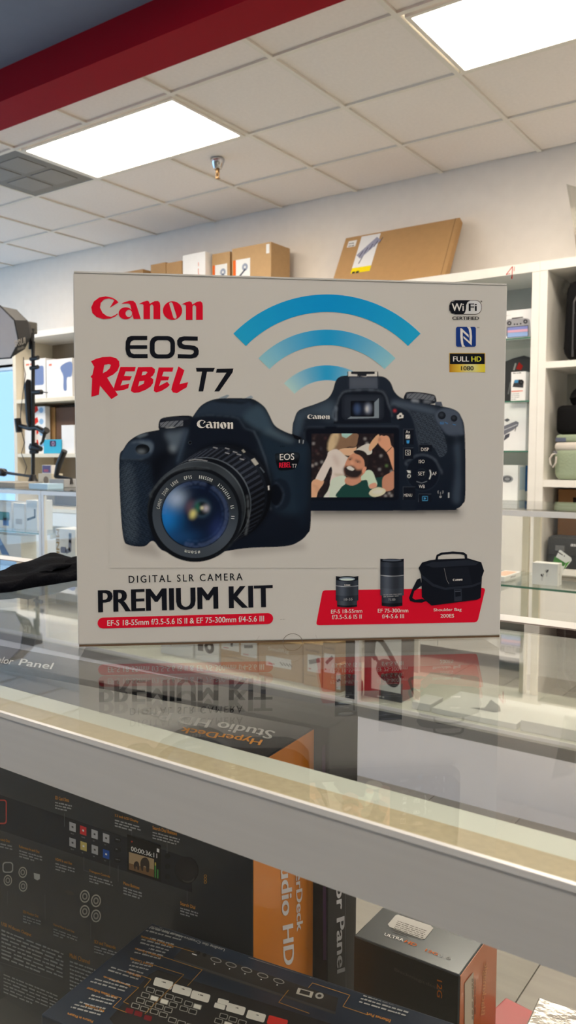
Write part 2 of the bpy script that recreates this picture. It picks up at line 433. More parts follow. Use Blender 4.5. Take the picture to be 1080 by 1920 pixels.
for i in range(-10, 7):
    for j in range(4):
        if (i, j) in holes: continue
        sx, sy = T - .024, GY[j + 1] - GY[j] - .024
        if (j,) not in tm:
            q = MB(); q.bx(-sx / 2, sx / 2, -sy / 2, sy / 2, 0.0, .018, .003); me = bpy.data.meshes.new('tile'); me.from_pydata(q.v, [], q.f); me.materials.append(ceilm); tm[(j,)] = me
        o = bpy.data.objects.new('tile', tm[(j,)]); COL.objects.link(o); o.location = (GX + T * (i + .5), (GY[j] + GY[j + 1]) / 2, HC + .010); o.parent = ceil
for j in range(1, 4):
    q = MB(); q.bx(X0, X1, GY[j] - .012, GY[j] + .012, HC, HC + .03); q.build('grid_bar', barm, ceil)
for i in range(-10, 8):
    for j in range(4):
        if (i, j) in ((-3, 1), (1, 1), (5, 1), (-7, 1)): continue
        q = MB(); q.bx(GX + T * i - .012, GX + T * i + .012, GY[j] + .012, GY[j + 1] - .012, HC, HC + .03); q.build('grid_bar', barm, ceil)
# lights of the painted ceiling at the front of the shop; unseen aisle pair added to brighten showcase bases
for (a, c, w_) in ((-5.4, -.9, 'left end of the front row'), (-2.9, -.9, 'middle of the front row'), (-.4, -.9, 'right end of the front row'), (-1.9, .95, 'added unseen over the aisle to brighten the showcase bases, left one'), (.55, .95, 'added unseen over the aisle to brighten the showcase bases, right one')):
    light_at(a, c, HC - .012, label='bright panel light in the slate blue ceiling, ' + w_, lm=LAMPF)
# air vent
vx = GX - 5 * T; vent = empty('air_vent', (vx + T / 2, GY[1] + T / 2, HC)); tag(vent, 'grey square air vent in the ceiling beside the bright light panel', 'air vent')
ventm = mat('grey_vent_metal', (112, 109, 105), 0.5)
q = MB(); q.bx(vx + .014, vx + T - .014, GY[1] + .014, GY[2] - .014, HC + .002, HC + .02, .002); q.build('plate', ventm, vent)
for (a, c) in ((-.12, -.12), (.12, -.12), (-.12, .12), (.12, .12)):
    q = MB(); cx, cy = vx + T / 2 + a, GY[1] + T / 2 + c; q.bx(cx - .1, cx + .1, cy - .1, cy + .1, HC - .001, HC + .003, .0008); q.build('louvre_square', mat('vent_square', (124, 121, 117), .45), vent)
# sprinkler
sp = at_z(408, 300, HC); chrome = mat('chrome', (205, 208, 214), 0.12, 1.0)
s0 = empty('fire_sprinkler', (sp[0], sp[1], HC)); tag(s0, 'chrome fire sprinkler hanging from the ceiling', 'sprinkler')
q = MB(); q.lathe((sp[0], sp[1], HC), [(.042, .004), (.043, -.004), (.036, -.02), (.024, -.05), (.018, -.055), (.016, -.05)]); q.build('escutcheon', chrome, s0, True)
q = MB(); q.lathe((sp[0], sp[1], HC), [(.012, -.045), (.012, -.075), (.009, -.08), (.006, -.09)]); q.build('body', mat('brass', (150, 120, 84), .35, .8), s0, True)
q = MB(); 
for s_ in (-1, 1): q.tube([(sp[0] + s_ * .011, sp[1], HC - .074), (sp[0] + s_ * .012, sp[1], HC - .09), (sp[0] + s_ * .003, sp[1], HC - .104)], .003, 6)
q.build('yoke', MATS['brass'], s0); q = MB(); q.lathe((sp[0], sp[1], HC), [(.004, -.1), (.014, -.105), (.014, -.108), (.003, -.109)]); q.build('deflector', MATS['brass'], s0)
# ================================================================ near display counter
GZ = 1.016           # top of the glass
CX0, CX1, CF, CB = -1.55, .34, .301, .791
near = empty('display_counter', ((CX0 + CX1) / 2, (CF + CB) / 2, 0)); tag(near, 'glass display counter with grey metal rail that the camera box stands on', 'display counter')
def cpart(n_, m_, *bs, parent=near, bev=0.0):
    b = MB()
    for q in bs: b.bx(*q, bev)
    return b.build(n_, m_, parent)
RH = .036
cpart('front_rail', alum, (CX0, CX1, CF, CF + .004, GZ - RH, GZ - .003))
cpart('rail_lip', alumw, (CX0, CX1, CF - .0008, CF + .0018, GZ - .003, GZ - .0001))
beige = mat('speckled_beige_tape', (196, 184, 156), 0.8, noise=(260, .18, (1, 1, 1))); pale = mat('pale_rail_ledge', (214, 220, 212), 0.5)
cpart('glazing_tape', beige, (CX0, CX1, CF + .0045, CF + .0285, GZ - .009, GZ - .0052))
cpart('rail_ledge', pale, (CX0, CX1, CF + .0285, CF + .047, GZ - .012, GZ - .0054), (CX0, CX1, CF + .0045, CF + .047, GZ - .0145, GZ - .0125))
cpart('top_glass', GLASS_TOP, (CX0 + .01, CX1 - .01, CF + .0025, CB - .0305, GZ - .005, GZ))
cpart('back_rail', alumw, (CX0, CX1, CB - .022, CB + .008, GZ - .008, GZ - .0005))
cpart('back_seal', mat('brown_seal', (62, 40, 34), .6), (CX0, CX1, CB - .030, CB - .0222, GZ - .008, GZ - .0006))
for sx in (CX0, CX1 - .03): cpart('end_rail', alum, (sx, sx + .03, CF + .048, CB - .006, GZ - RH, GZ - .0055))
for sx in (CX0, CX1 - .025):
    for sy in (CF + .007, CB - .032): cpart('post', alum, (sx, sx + .025, sy, sy + .025, .27, GZ - RH))
cpart('front_glass', GLASS, (CX0 + .026, CX1 - .026, CF + .007, CF + .012, .272, GZ - .015))
for sx in (CX0 + .004, CX1 - .009): cpart('end_glass', GLASS, (sx, sx + .005, CF + .034, CB - .034, .272, GZ - RH))
cpart('deck', whitem, (CX0, CX1, CF, CB, .25, .27))
cpart('base_cabinet', mat('pale_grey_laminate', (216, 216, 220), .4), (CX0 + .01, CX1 - .01, CF + .02, CB - .02, .06, .25))
cpart('plinth', darkm, (CX0 + .03, CX1 - .03, CF + .05, CB - .05, 0, .06))
SHZ = .614
cpart('glass_shelf', glass_mat('shelf_glass', (250, 254, 252)), (CX0 + .03, CX1 - .03, CF + .018, .662, SHZ - .006, SHZ))
for sx in (CX0 + .03, CX1 - .06):
    cpart('shelf_bracket', alum, (sx, sx + .012, CF + .03, CF + .36, SHZ - .02, SHZ - .0062)); cpart('shelf_standard', alum, (sx, sx + .012, .664, .676, .27, SHZ + .1))

# ================================================================ far display counters (three 6-foot cases in a row)
FF, FB = 2.55, 3.06; FZ = 1.016
fx = [-5.11, -3.31, -1.51, .29]
fl_ = ['glass showcase at far left below the softbox, pale blue glare on it', 'glass showcase across the aisle holding the kraft accessory boxes', 'glass showcase across the aisle holding the earbuds box and headphone box']
basem = mat('lilac_white_base', (238, 238, 246), .35)
cases = []
for k in range(3):
    a, c = fx[k], fx[k + 1]; r_ = empty('showcase', ((a + c) / 2, (FF + FB) / 2, 0)); tag(r_, fl_[k], 'showcase', 'showcases in a row across the aisle'); cases.append(r_)
    P = lambda n_, m_, *bs: cpart(n_, m_, *bs, parent=r_)
    P('top_rail', alumw, (a + .002, c - .002, FF, FF + .012, FZ - .024, FZ - .006)); P('top_rail', alumw, (a + .002, c - .002, FB - .012, FB, FZ - .024, FZ - .006))
    P('top_glass', GLASS, (a + .003, c - .003, FF + .002, FB - .002, FZ - .006, FZ))
    P('front_glass', GLASS, (a + .024, c - .024, FF + .003, FF + .008, .284, FZ - .0245))
    pmx = blackm if k else mat('blue_grey_post', (120, 140, 175), .4)
    for sx in (a + .002, c - .02):
        bk_ = k == 1 and sx > a + 1
        P('post', blackm if bk_ else alumw, (sx - (.018 if bk_ else 0), sx + .018, FF + .002, FF + .02, .282, FZ - .0245))
        P('post', alumw, (sx, sx + .018, FB - .02, FB - .002, .282, FZ - .0245))
    P('deck', mat('cream_grey_deck', (206, 206, 196), .5), (a + .002, c - .002, FF + .002, FB - .002, .262, .282)); P('deck_edge', alumw, (a + .002, c - .002, FF - .004, FF + .002, .272, .284))
    P('toe_strip', mat('dark_grey_strip', (70, 72, 76), .5), (a + .004, c - .004, FF + .004, FB - .004, .222, .262))  # dark grey toe strip between deck and base panel
    P('base_panel', basem, (a + .002, c - .002, FF + .002, FB - .01, .0, .222))
    shz = (at_y(40, 997, FF + .05)[2], .66, at_y(1010, 1102, FF + .05)[2])[k]
    if k == 0: SH1 = shz; P('glass_shelf', GLASS, (a + .03, c - .03, FF + .05, FB - .12, .593, .6))
    P('glass_shelf', glass_mat('shelf_pane_%d' % k, (250, 254, 252)), (a + .03, c - .03, FF + .05, FB - .12, shz - .007, shz))
    P('shelf_edge', GEDGE, (a + .03, c - .03, FF + .047, FF + .0498, shz - .0068, shz - .0002))
    for sx in ((a + .04, (a + c) / 2 - .3, c - .06) if k < 2 else (at_y(980, 1050, FB - .05)[0], at_y(1001, 1050, FB - .05)[0], c - .06)):
        P('shelf_standard', creamm, (sx, sx + .025, FB - .06, FB - .045, .284, FZ - .025)); P('shelf_bracket', alumw, (sx + .008, sx + .016, FF + .09, FB - .061, shz - .03, shz - .008))
    if k == 2: SH3 = shz
    if k == 1:
        q = MB(); q.lathe((c - .030, FF + .056, .284), [(.03, 0), (.032, .01), (.032, .05), (.026, .06), (.01, .062)]); q.build('corner_foot', blackm, r_, True)

# ================================================================ wall shelving
SF, STOP = 4.33, 2.22
ux = [-5.965, -4.76, -3.65, -2.55, -1.445, -.34, .77]
unit_lb = ['white wall shelf unit at far left beside the bright window', 'white wall shelf unit second from the window', 'white wall shelf unit behind the middle of the camera box', 'white wall shelf unit with glass shelves and drone boxes', 'white wall shelf unit with camera bags in its cubbies', 'white wall shelf unit at the right end of the row']
backm = mat('grey_shelf_back', (176, 178, 172), .6); backb = mat('taupe_shelf_back', (150, 138, 122), .6)
units = []
for k in range(6):
    a, c = ux[k], ux[k + 1]; t = .0415; r_ = empty('shelf_unit', ((a + c) / 2, (SF + Y1) / 2, 0)); tag(r_, unit_lb[k], 'shelf unit', 'white shelf units along the back wall'); units.append(r_)
    P = lambda n_, m_, *bs: cpart(n_, m_, *bs, parent=r_)
    sm = creamm if k == 0 else whitem
    P('side_panel', sm, (a + .0005, a + t, SF, Y1 - .002, 0, STOP - .05)); P('side_panel', whitem, (c - t, c - .0005, SF, Y1 - .002, 0, STOP - .05))
    P('top_board', whitem, (a + .0005, c - .0005, SF - .002, Y1 - .002, STOP - .05, STOP)); P('back_panel', backb if k == 0 else backm, (a + t, c - t, Y1 - .014, Y1 - .003, 0, STOP - .05))
    if k == 3:
        for zz in (.658, .319, .048, -.231):
            z = 1.174 + zz; P('glass_shelf', glass_mat('cubby_glass_%d' % int(z * 100), (249, 253, 251)), (a + t, c - t, SF + .012, Y1 - .016, z - .008, z)); P('shelf_edge', GEDGE, (a + t, c - t, SF + .008, SF + .0118, z - .0078, z - .0002))
        P('counter_board', whitem, (a + t, c - t, SF, Y1 - .016, .915, .935)); hz = .93
        for q in (0, 1):
            mx_ = (a + c) / 2; xx = (a + t + .002, mx_ - .002) if q == 0 else (mx_ + .002, c - t - .002)
            d_ = P('door', whitem, (xx[0], xx[1], SF - .004, SF + .014, .08, .912)); hx = mx_ + (-.05 if q == 0 else .05)
            mesh_obj('handle', *(lambda bb: (bb.v, bb.f))(MB().tube([(hx, SF - .022, .62), (hx, SF - .022, .78)], .006, 8).tube([(hx, SF - .022, .63), (hx, SF - .004, .63)], .005, 8).tube([(hx, SF - .022, .77), (hx, SF - .004, .77)], .005, 8)), chrome, d_)
    else:
        lv = [(.484, .518), (-.146, -.109), (-.62, -.583)] if k else [(.462, .492), (.005, .035), (-.45, -.42)]
        for (z0, z1) in lv: P('shelf_board', sm, (a + t, c - t, SF + .002, Y1 - .016, 1.174 + z0, 1.174 + z1))
        P('kick_panel', whitem, (a + t, c - t, SF + .004, SF + .02, 0, 1.174 + lv[-1][0] - .004))
# ================================================================ the camera box on the counter
PAPER = lin((166, 158, 148)); PAL = 0.80
def ink(r, g, b): return np.clip(lin((r, g, b)) / PAPER * PAL, 0, 1)
A_ = at_z(146, 1213, GZ); B_ = at_z(938, 1195, GZ); BW = float(np.linalg.norm(B_ - A_)); BH = .3085; BD = .145
wv = (B_ - A_) / BW; BRZ = math.atan2(wv[1], wv[0]); nv = np.array([wv[1], -wv[0], 0.0])   # nv faces the camera
cen = (A_ + B_) / 2 - nv * BD / 2
camera_box = empty('camera_box', (cen[0], cen[1], GZ), BRZ)
tag(camera_box, 'white camera kit carton with red brand lettering standing upright on the glass counter', 'camera box')
MBX = mw(camera_box)
paper = mat('white_coated_card', (231, 231, 231), 0.5, noise=(30, .003, (1, 1, 1)), spec=.04)
paperedge = mat('brown_card_edge', (120, 96, 74), 0.8)
b = MB(MBX); e = .0012
b.bx(-BW / 2, BW / 2, -BD / 2, BD / 2, .0016, BH, .0012); b.build('carton', paper, camera_box)
b = MB(MBX); b.bx(-BW / 2 + .001, BW / 2 - .0005, -BD / 2 + .0006, BD / 2 - .001, 0, .0016); b.build('bottom_flap_edge', paperedge, camera_box)
b = MB(MBX); b.bx(-BW / 2 + .001, BW / 2 - .001, -BD / 2 - .0005, -BD / 2 + .0008, BH - .0002, BH + .0011); b.build('lid_fold', paper, camera_box)
MP = PixMap(A_ , nv)
red = ink(178, 14, 34); inkk = ink(18, 19, 24); navy = ink(24, 46, 98); paperc = np.array([PAL] * 3) * np.array([1, 1, 1.0])
def crop(ox, oy, sc): return lambda pts: np.array([(ox + u / sc, oy + v / sc) for (u, v) in np.asarray(pts, float)])

# ---- brand lettering outlines (traced letter shapes), reused small on the pictures
k1 = crop(160, 545, 4.696)
LC = [(293, 103), (272, 82), (235, 61), (180, 50), (122, 60), (75, 95), (52, 147), (62, 197), (100, 232), (160, 250), (220, 245), (265, 227), (286, 206), (281, 201), (262, 215), (228, 230), (190, 224), (152, 196), (129, 150), (136, 107), (165, 77), (205, 68), (240, 75), (256, 83), (215, 151)]
LA = [(315, 115), (345, 101), (390, 88), (422, 90), (442, 108), (456, 145), (488, 249), (425, 249), (395, 124), (382, 113), (350, 113)]
LN = [(470, 117), (512, 97), (545, 88), (560, 95), (567, 115), (610, 92), (640, 90), (655, 105), (660, 130), (660, 250), (600, 250), (600, 137), (590, 122), (577, 123), (570, 137), (570, 250), (512, 250), (512, 127), (500, 117)]
LN2 = [(848, 120), (890, 100), (918, 93), (935, 100), (942, 122), (985, 97), (1015, 93), (1030, 108), (1034, 135), (1034, 257), (975, 257), (975, 140), (962, 125), (950, 128), (944, 142), (944, 257), (886, 257), (886, 132), (872, 121)]
def brand(P, tr, col, lay):
    P.poly(tr(LC), col, lay); P.poly(tr(LA), col, lay); P.poly(tr(ell(355, 199, 62, 53)), col, lay + .2, [tr(ell(383, 200, 29, 32, 20))])
    P.poly(tr(LN), col, lay); P.poly(tr(ell(768, 175, 85, 82)), col, lay, [tr([(738, 112), (745, 104), (758, 102), (768, 110), (804, 226), (803, 240), (793, 247), (780, 243), (774, 235)])]); P.poly(tr(LN2), col, lay)
def into(x0, y0, x1, y1, dy=0.0):
    """brand lettering (52..1034 x 50..257) scaled into a pixel box; dy = drop of the right end"""
    def f(pts): return np.array([(x0 + (u - 52) / 982 * (x1 - x0), y0 + (v - 50) / 207 * (y1 - y0) + dy * (u - 52) / 982) for (u, v) in np.asarray(pts, float)])
    return f
p = Print(MP); brand(p, k1, red, 1); p.build('brand_lettering', camera_box)

# ---- EOS REBEL T7
k2 = crop(160, 615, 3.724); p = Print(MP)
EOS_E = [(432, 55), (320, 55), (295, 65), (282, 95), (280, 150), (288, 185), (305, 203), (335, 210), (435, 210), (435, 182), (340, 182), (322, 175), (314, 160), (312, 145), (432, 145), (432, 120), (312, 120), (314, 105), (322, 92), (340, 84), (432, 84)]
EOS_S = [(785, 60), (690, 58), (657, 65), (641, 88), (642, 115), (655, 138), (690, 148), (735, 150), (755, 156), (758, 169), (750, 181), (735, 185), (645, 182), (645, 210), (740, 212), (775, 204), (790, 185), (793, 160), (785, 138), (765, 125), (735, 120), (695, 117), (680, 112), (675, 102), (680, 92), (695, 87), (785, 88)]
p.poly(k2(EOS_E), inkk, 1); p.poly(k2(rrect(450, 56, 626, 212, 52)), inkk, 1, [k2(rrect(484, 85, 594, 184, 28))]); p.poly(k2(EOS_S), inkk, 1)
p.build('series_lettering', camera_box)
p = Print(MP)
R_ = [(40, 232), (75, 215), (120, 203), (175, 200), (215, 210), (236, 232), (239, 263), (225, 298), (195, 325), (165, 340), (152, 347), (228, 468), (182, 497), (102, 402), (95, 465), (42, 480), (48, 352), (37, 340), (50, 325), (62, 270)]
p.poly(k2(R_), red, 1, [k2([(132, 258), (165, 250), (178, 258), (170, 281), (148, 302), (122, 316)])])
p.poly(k2([(245, 272), (352, 272), (345, 302), (282, 303), (270, 335), (325, 337), (312, 365), (260, 367), (246, 402), (307, 388), (300, 420), (270, 432), (215, 440), (197, 430), (205, 395)]), red, 2)
p.poly(k2([(368, 273), (465, 272), (487, 288), (485, 310), (470, 335), (455, 343), (475, 358), (473, 385), (455, 410), (420, 432), (375, 450), (340, 453), (318, 440), (322, 415)]), red, 2, [k2([(400, 305), (425, 303), (434, 310), (420, 326), (393, 331)]), k2([(378, 372), (412, 368), (408, 388), (368, 408)])])
p.poly(k2([(512, 275), (615, 275), (608, 305), (547, 305), (535, 337), (587, 340), (578, 365), (528, 367), (515, 405), (572, 375), (590, 397), (572, 415), (530, 440), (495, 450), (478, 440), (480, 415)]), red, 2)
p.poly(k2([(650, 268), (692, 295), (675, 345), (658, 392), (718, 378), (707, 415), (680, 430), (640, 455), (612, 450), (600, 430), (610, 390)]), red, 2)
p.poly(k2([(772, 278), (905, 278), (893, 305), (850, 305), (823, 443), (790, 443), (815, 305), (777, 305)]), inkk, 2); p.poly(k2([(918, 285), (1034, 283), (1028, 310), (935, 443), (900, 443), (985, 312), (912, 312)]), inkk, 2)
p.build('model_lettering', camera_box)

# ---- radio wave arcs
for (ro, ri, ce, c0) in ((246, 213, (30, 132, 196), (14, 118, 190)), (180, 151, (120, 160, 196), (26, 124, 192)), (113, 85, (150, 172, 192), (36, 128, 194))):
    p = Print(MP); t = np.radians(np.linspace(-45.5, 45.5, 41)); cx, cy = 613, 798
    Aa = np.stack([cx + ro * np.sin(t), cy - ro * np.cos(t)], 1); Ba = np.stack([cx + ri * np.sin(t), cy - ri * np.cos(t)], 1)
    f = (np.abs(t) / t.max())[:, None] ** 1.5; cols = ink(*c0)[None] * (1 - f) + ink(*ce)[None] * f
    p.strip(Aa, Ba, cols, .4); p.build('radio_wave_arc', camera_box)

# ---- badges
k3 = crop(820, 550, 8.64); p = Print(MP); gw = ink(176, 170, 164)
p.poly(k3(rrect(192, 110, 718, 342, 95)), ink(58, 50, 50), 1); p.poly(k3(rrect(200, 118, 710, 334, 90)), gw, 2)
p.poly(k3([(290, 118), (535, 118), (490, 140), (468, 190), (465, 250), (450, 305), (425, 334), (290, 334), (235, 318), (203, 270), (200, 200), (222, 145)]), inkk, 3)
p.text('Wi', k3([(232, 285)])[0], k3([(430, 285)])[0], k3([(232, 162)])[0], ink(196, 190, 196), 4, .02); p.text('Fi', k3([(508, 285)])[0], k3([(640, 285)])[0], k3([(508, 165)])[0], inkk, 4, .02)
p.text('CERTIFIED', k3([(242, 430)])[0], k3([(675, 430)])[0], k3([(242, 375)])[0], inkk, 2, .025); p.ring(*k3([(712, 132)])[0], .6, 1.5, inkk, 2, 12)
p.build('wifi_badge', camera_box)
p = Print(MP)
p.poly(k3(rrect(303, 543, 625, 865, 30)), navy, 1); p.poly(k3([(372, 565), (395, 568), (505, 672), (508, 715), (410, 625), (412, 740), (425, 830), (455, 865), (400, 865), (382, 800), (372, 700)]), ink(186, 184, 190), 2)
p.poly(k3([(422, 690), (522, 780), (522, 650), (505, 575), (480, 545), (535, 545), (553, 600), (562, 700), (556, 845), (422, 725)]), ink(186, 184, 190), 2); p.text('TM', k3([(640, 567)])[0], k3([(680, 567)])[0], k3([(640, 547)])[0], inkk, 2)
p.build('nfc_badge', camera_box)
p = Print(MP); gold = ink(178, 140, 30)
p.rect(*k3([(195, 968)])[0], *k3([(775, 1280)])[0], gold, 1); p.rect(*k3([(203, 976)])[0], *k3([(767, 1145)])[0], inkk, 2)
q = k3([(195, 1148), (360, 1148), (540, 1148), (700, 1148), (775, 1148)]); q2 = k3([(195, 1278), (360, 1278), (540, 1278), (700, 1278), (775, 1278)])
p.strip(q, q2, np.array([ink(150, 98, 20), ink(190, 150, 50), ink(205, 185, 120), ink(188, 164, 60), ink(180, 160, 40)]), 2)
p.text('FULL', k3([(255, 1105)])[0], k3([(515, 1105)])[0], k3([(255, 1022)])[0], ink(206, 196, 180), 4, .02); p.text('HD', k3([(552, 1105)])[0], k3([(712, 1105)])[0], k3([(552, 1022)])[0], ink(204, 180, 50), 4, .02)
p.text('1080', k3([(385, 1248)])[0], k3([(588, 1248)])[0], k3([(385, 1178)])[0], inkk, 4, .015); p.build('full_hd_badge', camera_box)

# ---- kit lettering and red band
p = Print(MP)
p.text('DIGITAL SLR CAMERA', (241.5, 1093), (455, 1088), (241, 1079.5), inkk, 1, .012, 1.35); p.build('caption_lettering', camera_box)
p = Print(MP); p.text('PREMIUM KIT', (184, 1148.5), (512, 1138.5), (183.3, 1107), inkk, 1, .035); p.build('kit_lettering', camera_box)
k5 = crop(160, 1065, 2.919); p = Print(MP)
rr = rrect(67, 258, 1028, 318, 30); rr = np.array([(x, y + 14 - (x - 67) / 961 * 26) for x, y in rr]); p.poly(k5(rr), red, 1)
p.text('EF-S 18-55mm f/3.5-5.6 IS II & EF 75-300mm f/4-5.6 III', k5([(120, 317)])[0], k5([(978, 292)])[0], k5([(120, 286)])[0], ink(205, 190, 184), 2, .012, 1.0); p.build('lens_band', camera_box)

# ---- lower right panel: red shape, lens and bag pictures, captions
k8 = crop(560, 1000, 2.769)
p = Print(MP); p.poly(k8([(122, 310), (126, 300), (136, 296), (500, 290), (955, 283), (964, 286), (968, 294), (966, 302), (932, 446), (926, 457), (914, 462), (500, 470), (106, 477), (96, 475), (92, 468), (93, 460)]), red, .5)
tw = ink(208, 190, 186)
for s_, a, c, y0, y1, h_ in (('EF-S 18-55mm', 168, 330, 417, 412, 20), ('f/3.5-5.6 IS II', 172, 327, 446, 443, 22), ('EF 75-300mm', 411, 569, 412, 410, 20), ('f/4-5.6 III', 433, 547, 442, 440, 21), ('Shoulder Bag', 700, 846, 410, 407, 20), ('200ES', 736, 807, 438, 437, 19)):
    p.text(s_, k8([(a, y0)])[0], k8([(c, y1)])[0], k8([(a, y0 - h_)])[0], tw, 2, .006)
p.build('kit_contents_panel', camera_box)
cv = None
def picture(name, x0, y0, x1, y1, polys):
    pr = Print(MP)
    for (pts, col, lay) in polys: pr.poly(pts, col, lay)
    return pr
d1, d2, d3 = ink(16, 18, 24), ink(38, 42, 50), ink(70, 74, 82)
p = Print(MP)   # short zoom lens
def vert_lens(p, cx, x0, x1, y0, y1, bands, top, lay=3):
    n = 13; us = np.linspace(0, 1, n)
    for (ya, yb, base) in bands:
        ins = 0 if yb < .93 else .06
        xa, xb = x0 + (x1 - x0) * ins, x1 - (x1 - x0) * ins
        sh = .35 + .65 * np.exp(-((us - .28) / .18) ** 2) + .25 * np.exp(-((us - .9) / .1) ** 2); bow = 5 * np.sin(us * math.pi)
        A = k8(np.stack([xa + (xb - xa) * us, y0 + (y1 - y0) * ya + bow], 1)); B = k8(np.stack([xa + (xb - xa) * us, y0 + (y1 - y0) * yb + bow], 1))
        p.strip(A, B, ink(*base)[None] * sh[:, None], lay)
    p.poly(k8(ell(cx, y0 + top, (x1 - x0) / 2, top)), d1, lay + 1)
vert_lens(p, 251, 193, 310, 222, 380, [(0, .13, (40, 44, 52)), (.13, .3, (62, 66, 74)), (.3, .33, (150, 150, 152)), (.33, .62, (66, 70, 78)), (.62, .8, (52, 56, 64)), (.8, .94, (64, 68, 74)), (.94, 1.0, (30, 32, 38))], 14)
p.poly(k8(ell(251, 237, 42, 9)), ink(120, 128, 136), 5); p.poly(k8(ell(251, 240, 34, 6)), ink(170, 174, 178), 6); brand(p, into(*k8([(237, 264)])[0], *k8([(267, 272)])[0]), ink(190, 186, 180), 5)
p.text('18-55', k8([(235, 350)])[0], k8([(280, 348)])[0], k8([(235, 338)])[0], ink(140, 136, 132), 5); p.build('short_lens_picture', camera_box)
p = Print(MP)
vert_lens(p, 484, 424, 546, 132, 376, [(0, .06, (34, 37, 44)), (.06, .16, (50, 54, 62)), (.16, .34, (44, 48, 56)), (.34, .36, (150, 150, 150)), (.36, .62, (66, 70, 78)), (.62, .78, (74, 78, 86)), (.78, .93, (50, 54, 62)), (.93, 1.0, (28, 30, 36))], 9)
p.poly(k8(ell(484, 140, 50, 5)), d3, 5); p.dashes(k8([(440, 322)])[0], k8([(540, 316)])[0], (0, 3.5), 2, ink(120, 116, 112), 5, .4, 3, 5); p.text('75-300', k8([(466, 350)])[0], k8([(502, 349)])[0], k8([(466, 339)])[0], ink(140, 136, 132), 5); p.build('long_lens_picture', camera_box)
p = Print(MP)   # shoulder bag
p.poly(k8([(710, 135), (716, 112), (740, 100), (800, 94), (855, 98), (874, 110), (876, 134), (863, 134), (860, 114), (840, 108), (800, 106), (745, 111), (725, 120), (722, 136)]), d1, 3)
p.poly(k8([(632, 232), (640, 270), (600, 300), (590, 335), (605, 345), (640, 340), (665, 350), (640, 360), (600, 358), (578, 350), (573, 335), (590, 290), (615, 240)]), d1, 3)
p.poly(k8([(640, 152), (680, 140), (715, 135), (880, 130), (948, 150), (963, 195), (952, 225), (945, 335), (925, 345), (690, 375), (660, 350), (640, 330), (636, 215), (623, 180)]), d1, 4)
p.poly(k8([(690, 150), (880, 138), (935, 152), (920, 165), (700, 178), (655, 165)]), ink(28, 31, 38), 5); p.poly(k8([(640, 215), (700, 262), (760, 282), (900, 268), (948, 250), (946, 262), (900, 280), (760, 294), (695, 275), (640, 232)]), ink(30, 33, 40), 5)
p.poly(k8([(756, 182), (880, 174), (900, 262), (778, 276)]), ink(20, 22, 28), 5); p.line(k8([(756, 182), (768, 240), (780, 262)]), .7, ink(110, 106, 104), 6); brand(p, into(*k8([(800, 236)])[0], *k8([(850, 248)])[0], -1), ink(186, 182, 178), 7)
p.poly(k8([(806, 290), (846, 288), (848, 350), (808, 354)]), ink(36, 39, 46), 6); p.poly(k8([(812, 296), (840, 294), (842, 326), (814, 330)]), d1, 7); p.line(k8([(812, 302), (840, 300)]), .7, ink(90, 92, 98), 8); p.build('bag_picture', camera_box)

# ---- thumb notch, clear tab, small crease marks
kn = crop(300, 1150, 2.7); p = Print(MP)
t = np.radians(np.linspace(180, 360, 21)); nt_ = np.stack([672 + 50 * np.cos(t), 148 + 45 * np.sin(t)], 1)
for a, c in zip(nt_[:-1], nt_[1:]): p.line(kn([a, c]), .9, ink(96, 88, 80), 1)
p.line(kn([(490, 135), (503, 115)]), .5, ink(140, 132, 124), 1); p.line(kn([(795, 130), (788, 108)]), .5, ink(140, 132, 124), 1); p.dashes(kn([(608, 32)])[0], kn([(645, 30)])[0], (0, 2), 1, ink(130, 122, 114), 1, .3, 5, 4); tag(p.build('thumb_notch', camera_box), kind='stuff')

# ================================================================ painted pictures of the two camera bodies
cv = Canvas(205, 688, 905, 1066, 1.15, paperc)
k6 = crop(200, 720, 2.7); k7 = crop(530, 660, 2.571)
sm = lambda pts, k=4: catmull(pts, k)
for (ro, ri, ce, c0) in ((180, 151, (120, 160, 196), (26, 124, 192)), (113, 85, (150, 172, 192), (36, 128, 194))):
    t = np.radians(np.linspace(-45.5, 45.5, 41))
    def wave(X, Y, ce=ce, c0=c0):
        f = np.clip(np.abs(np.arctan2(X - 613, 798 - Y)) / math.radians(45.5), 0, 1)[..., None] ** 1.5; return ink(*c0) * (1 - f) + ink(*ce) * f
    cv.poly(np.concatenate([np.stack([613 + ro * np.sin(t), 798 - ro * np.cos(t)], 1), np.stack([613 + ri * np.sin(t), 798 - ri * np.cos(t)], 1)[::-1]]), wave)
# soft ground shadows in the print
cv.poly(k7([(60, 760), (870, 755), (860, 800), (100, 805)]), ink(120, 113, 106), 5, .75); cv.poly(k7([(140, 765), (850, 758), (845, 775), (150, 778)]), ink(40, 38, 38), 2.5, .9)
cv.poly(k6([(80, 810), (240, 800), (280, 880), (120, 850)]), ink(128, 120, 112), 5, .7); cv.poly(k6([(620, 830), (1000, 805), (1010, 835), (640, 870)]), ink(128, 120, 112), 5, .7)
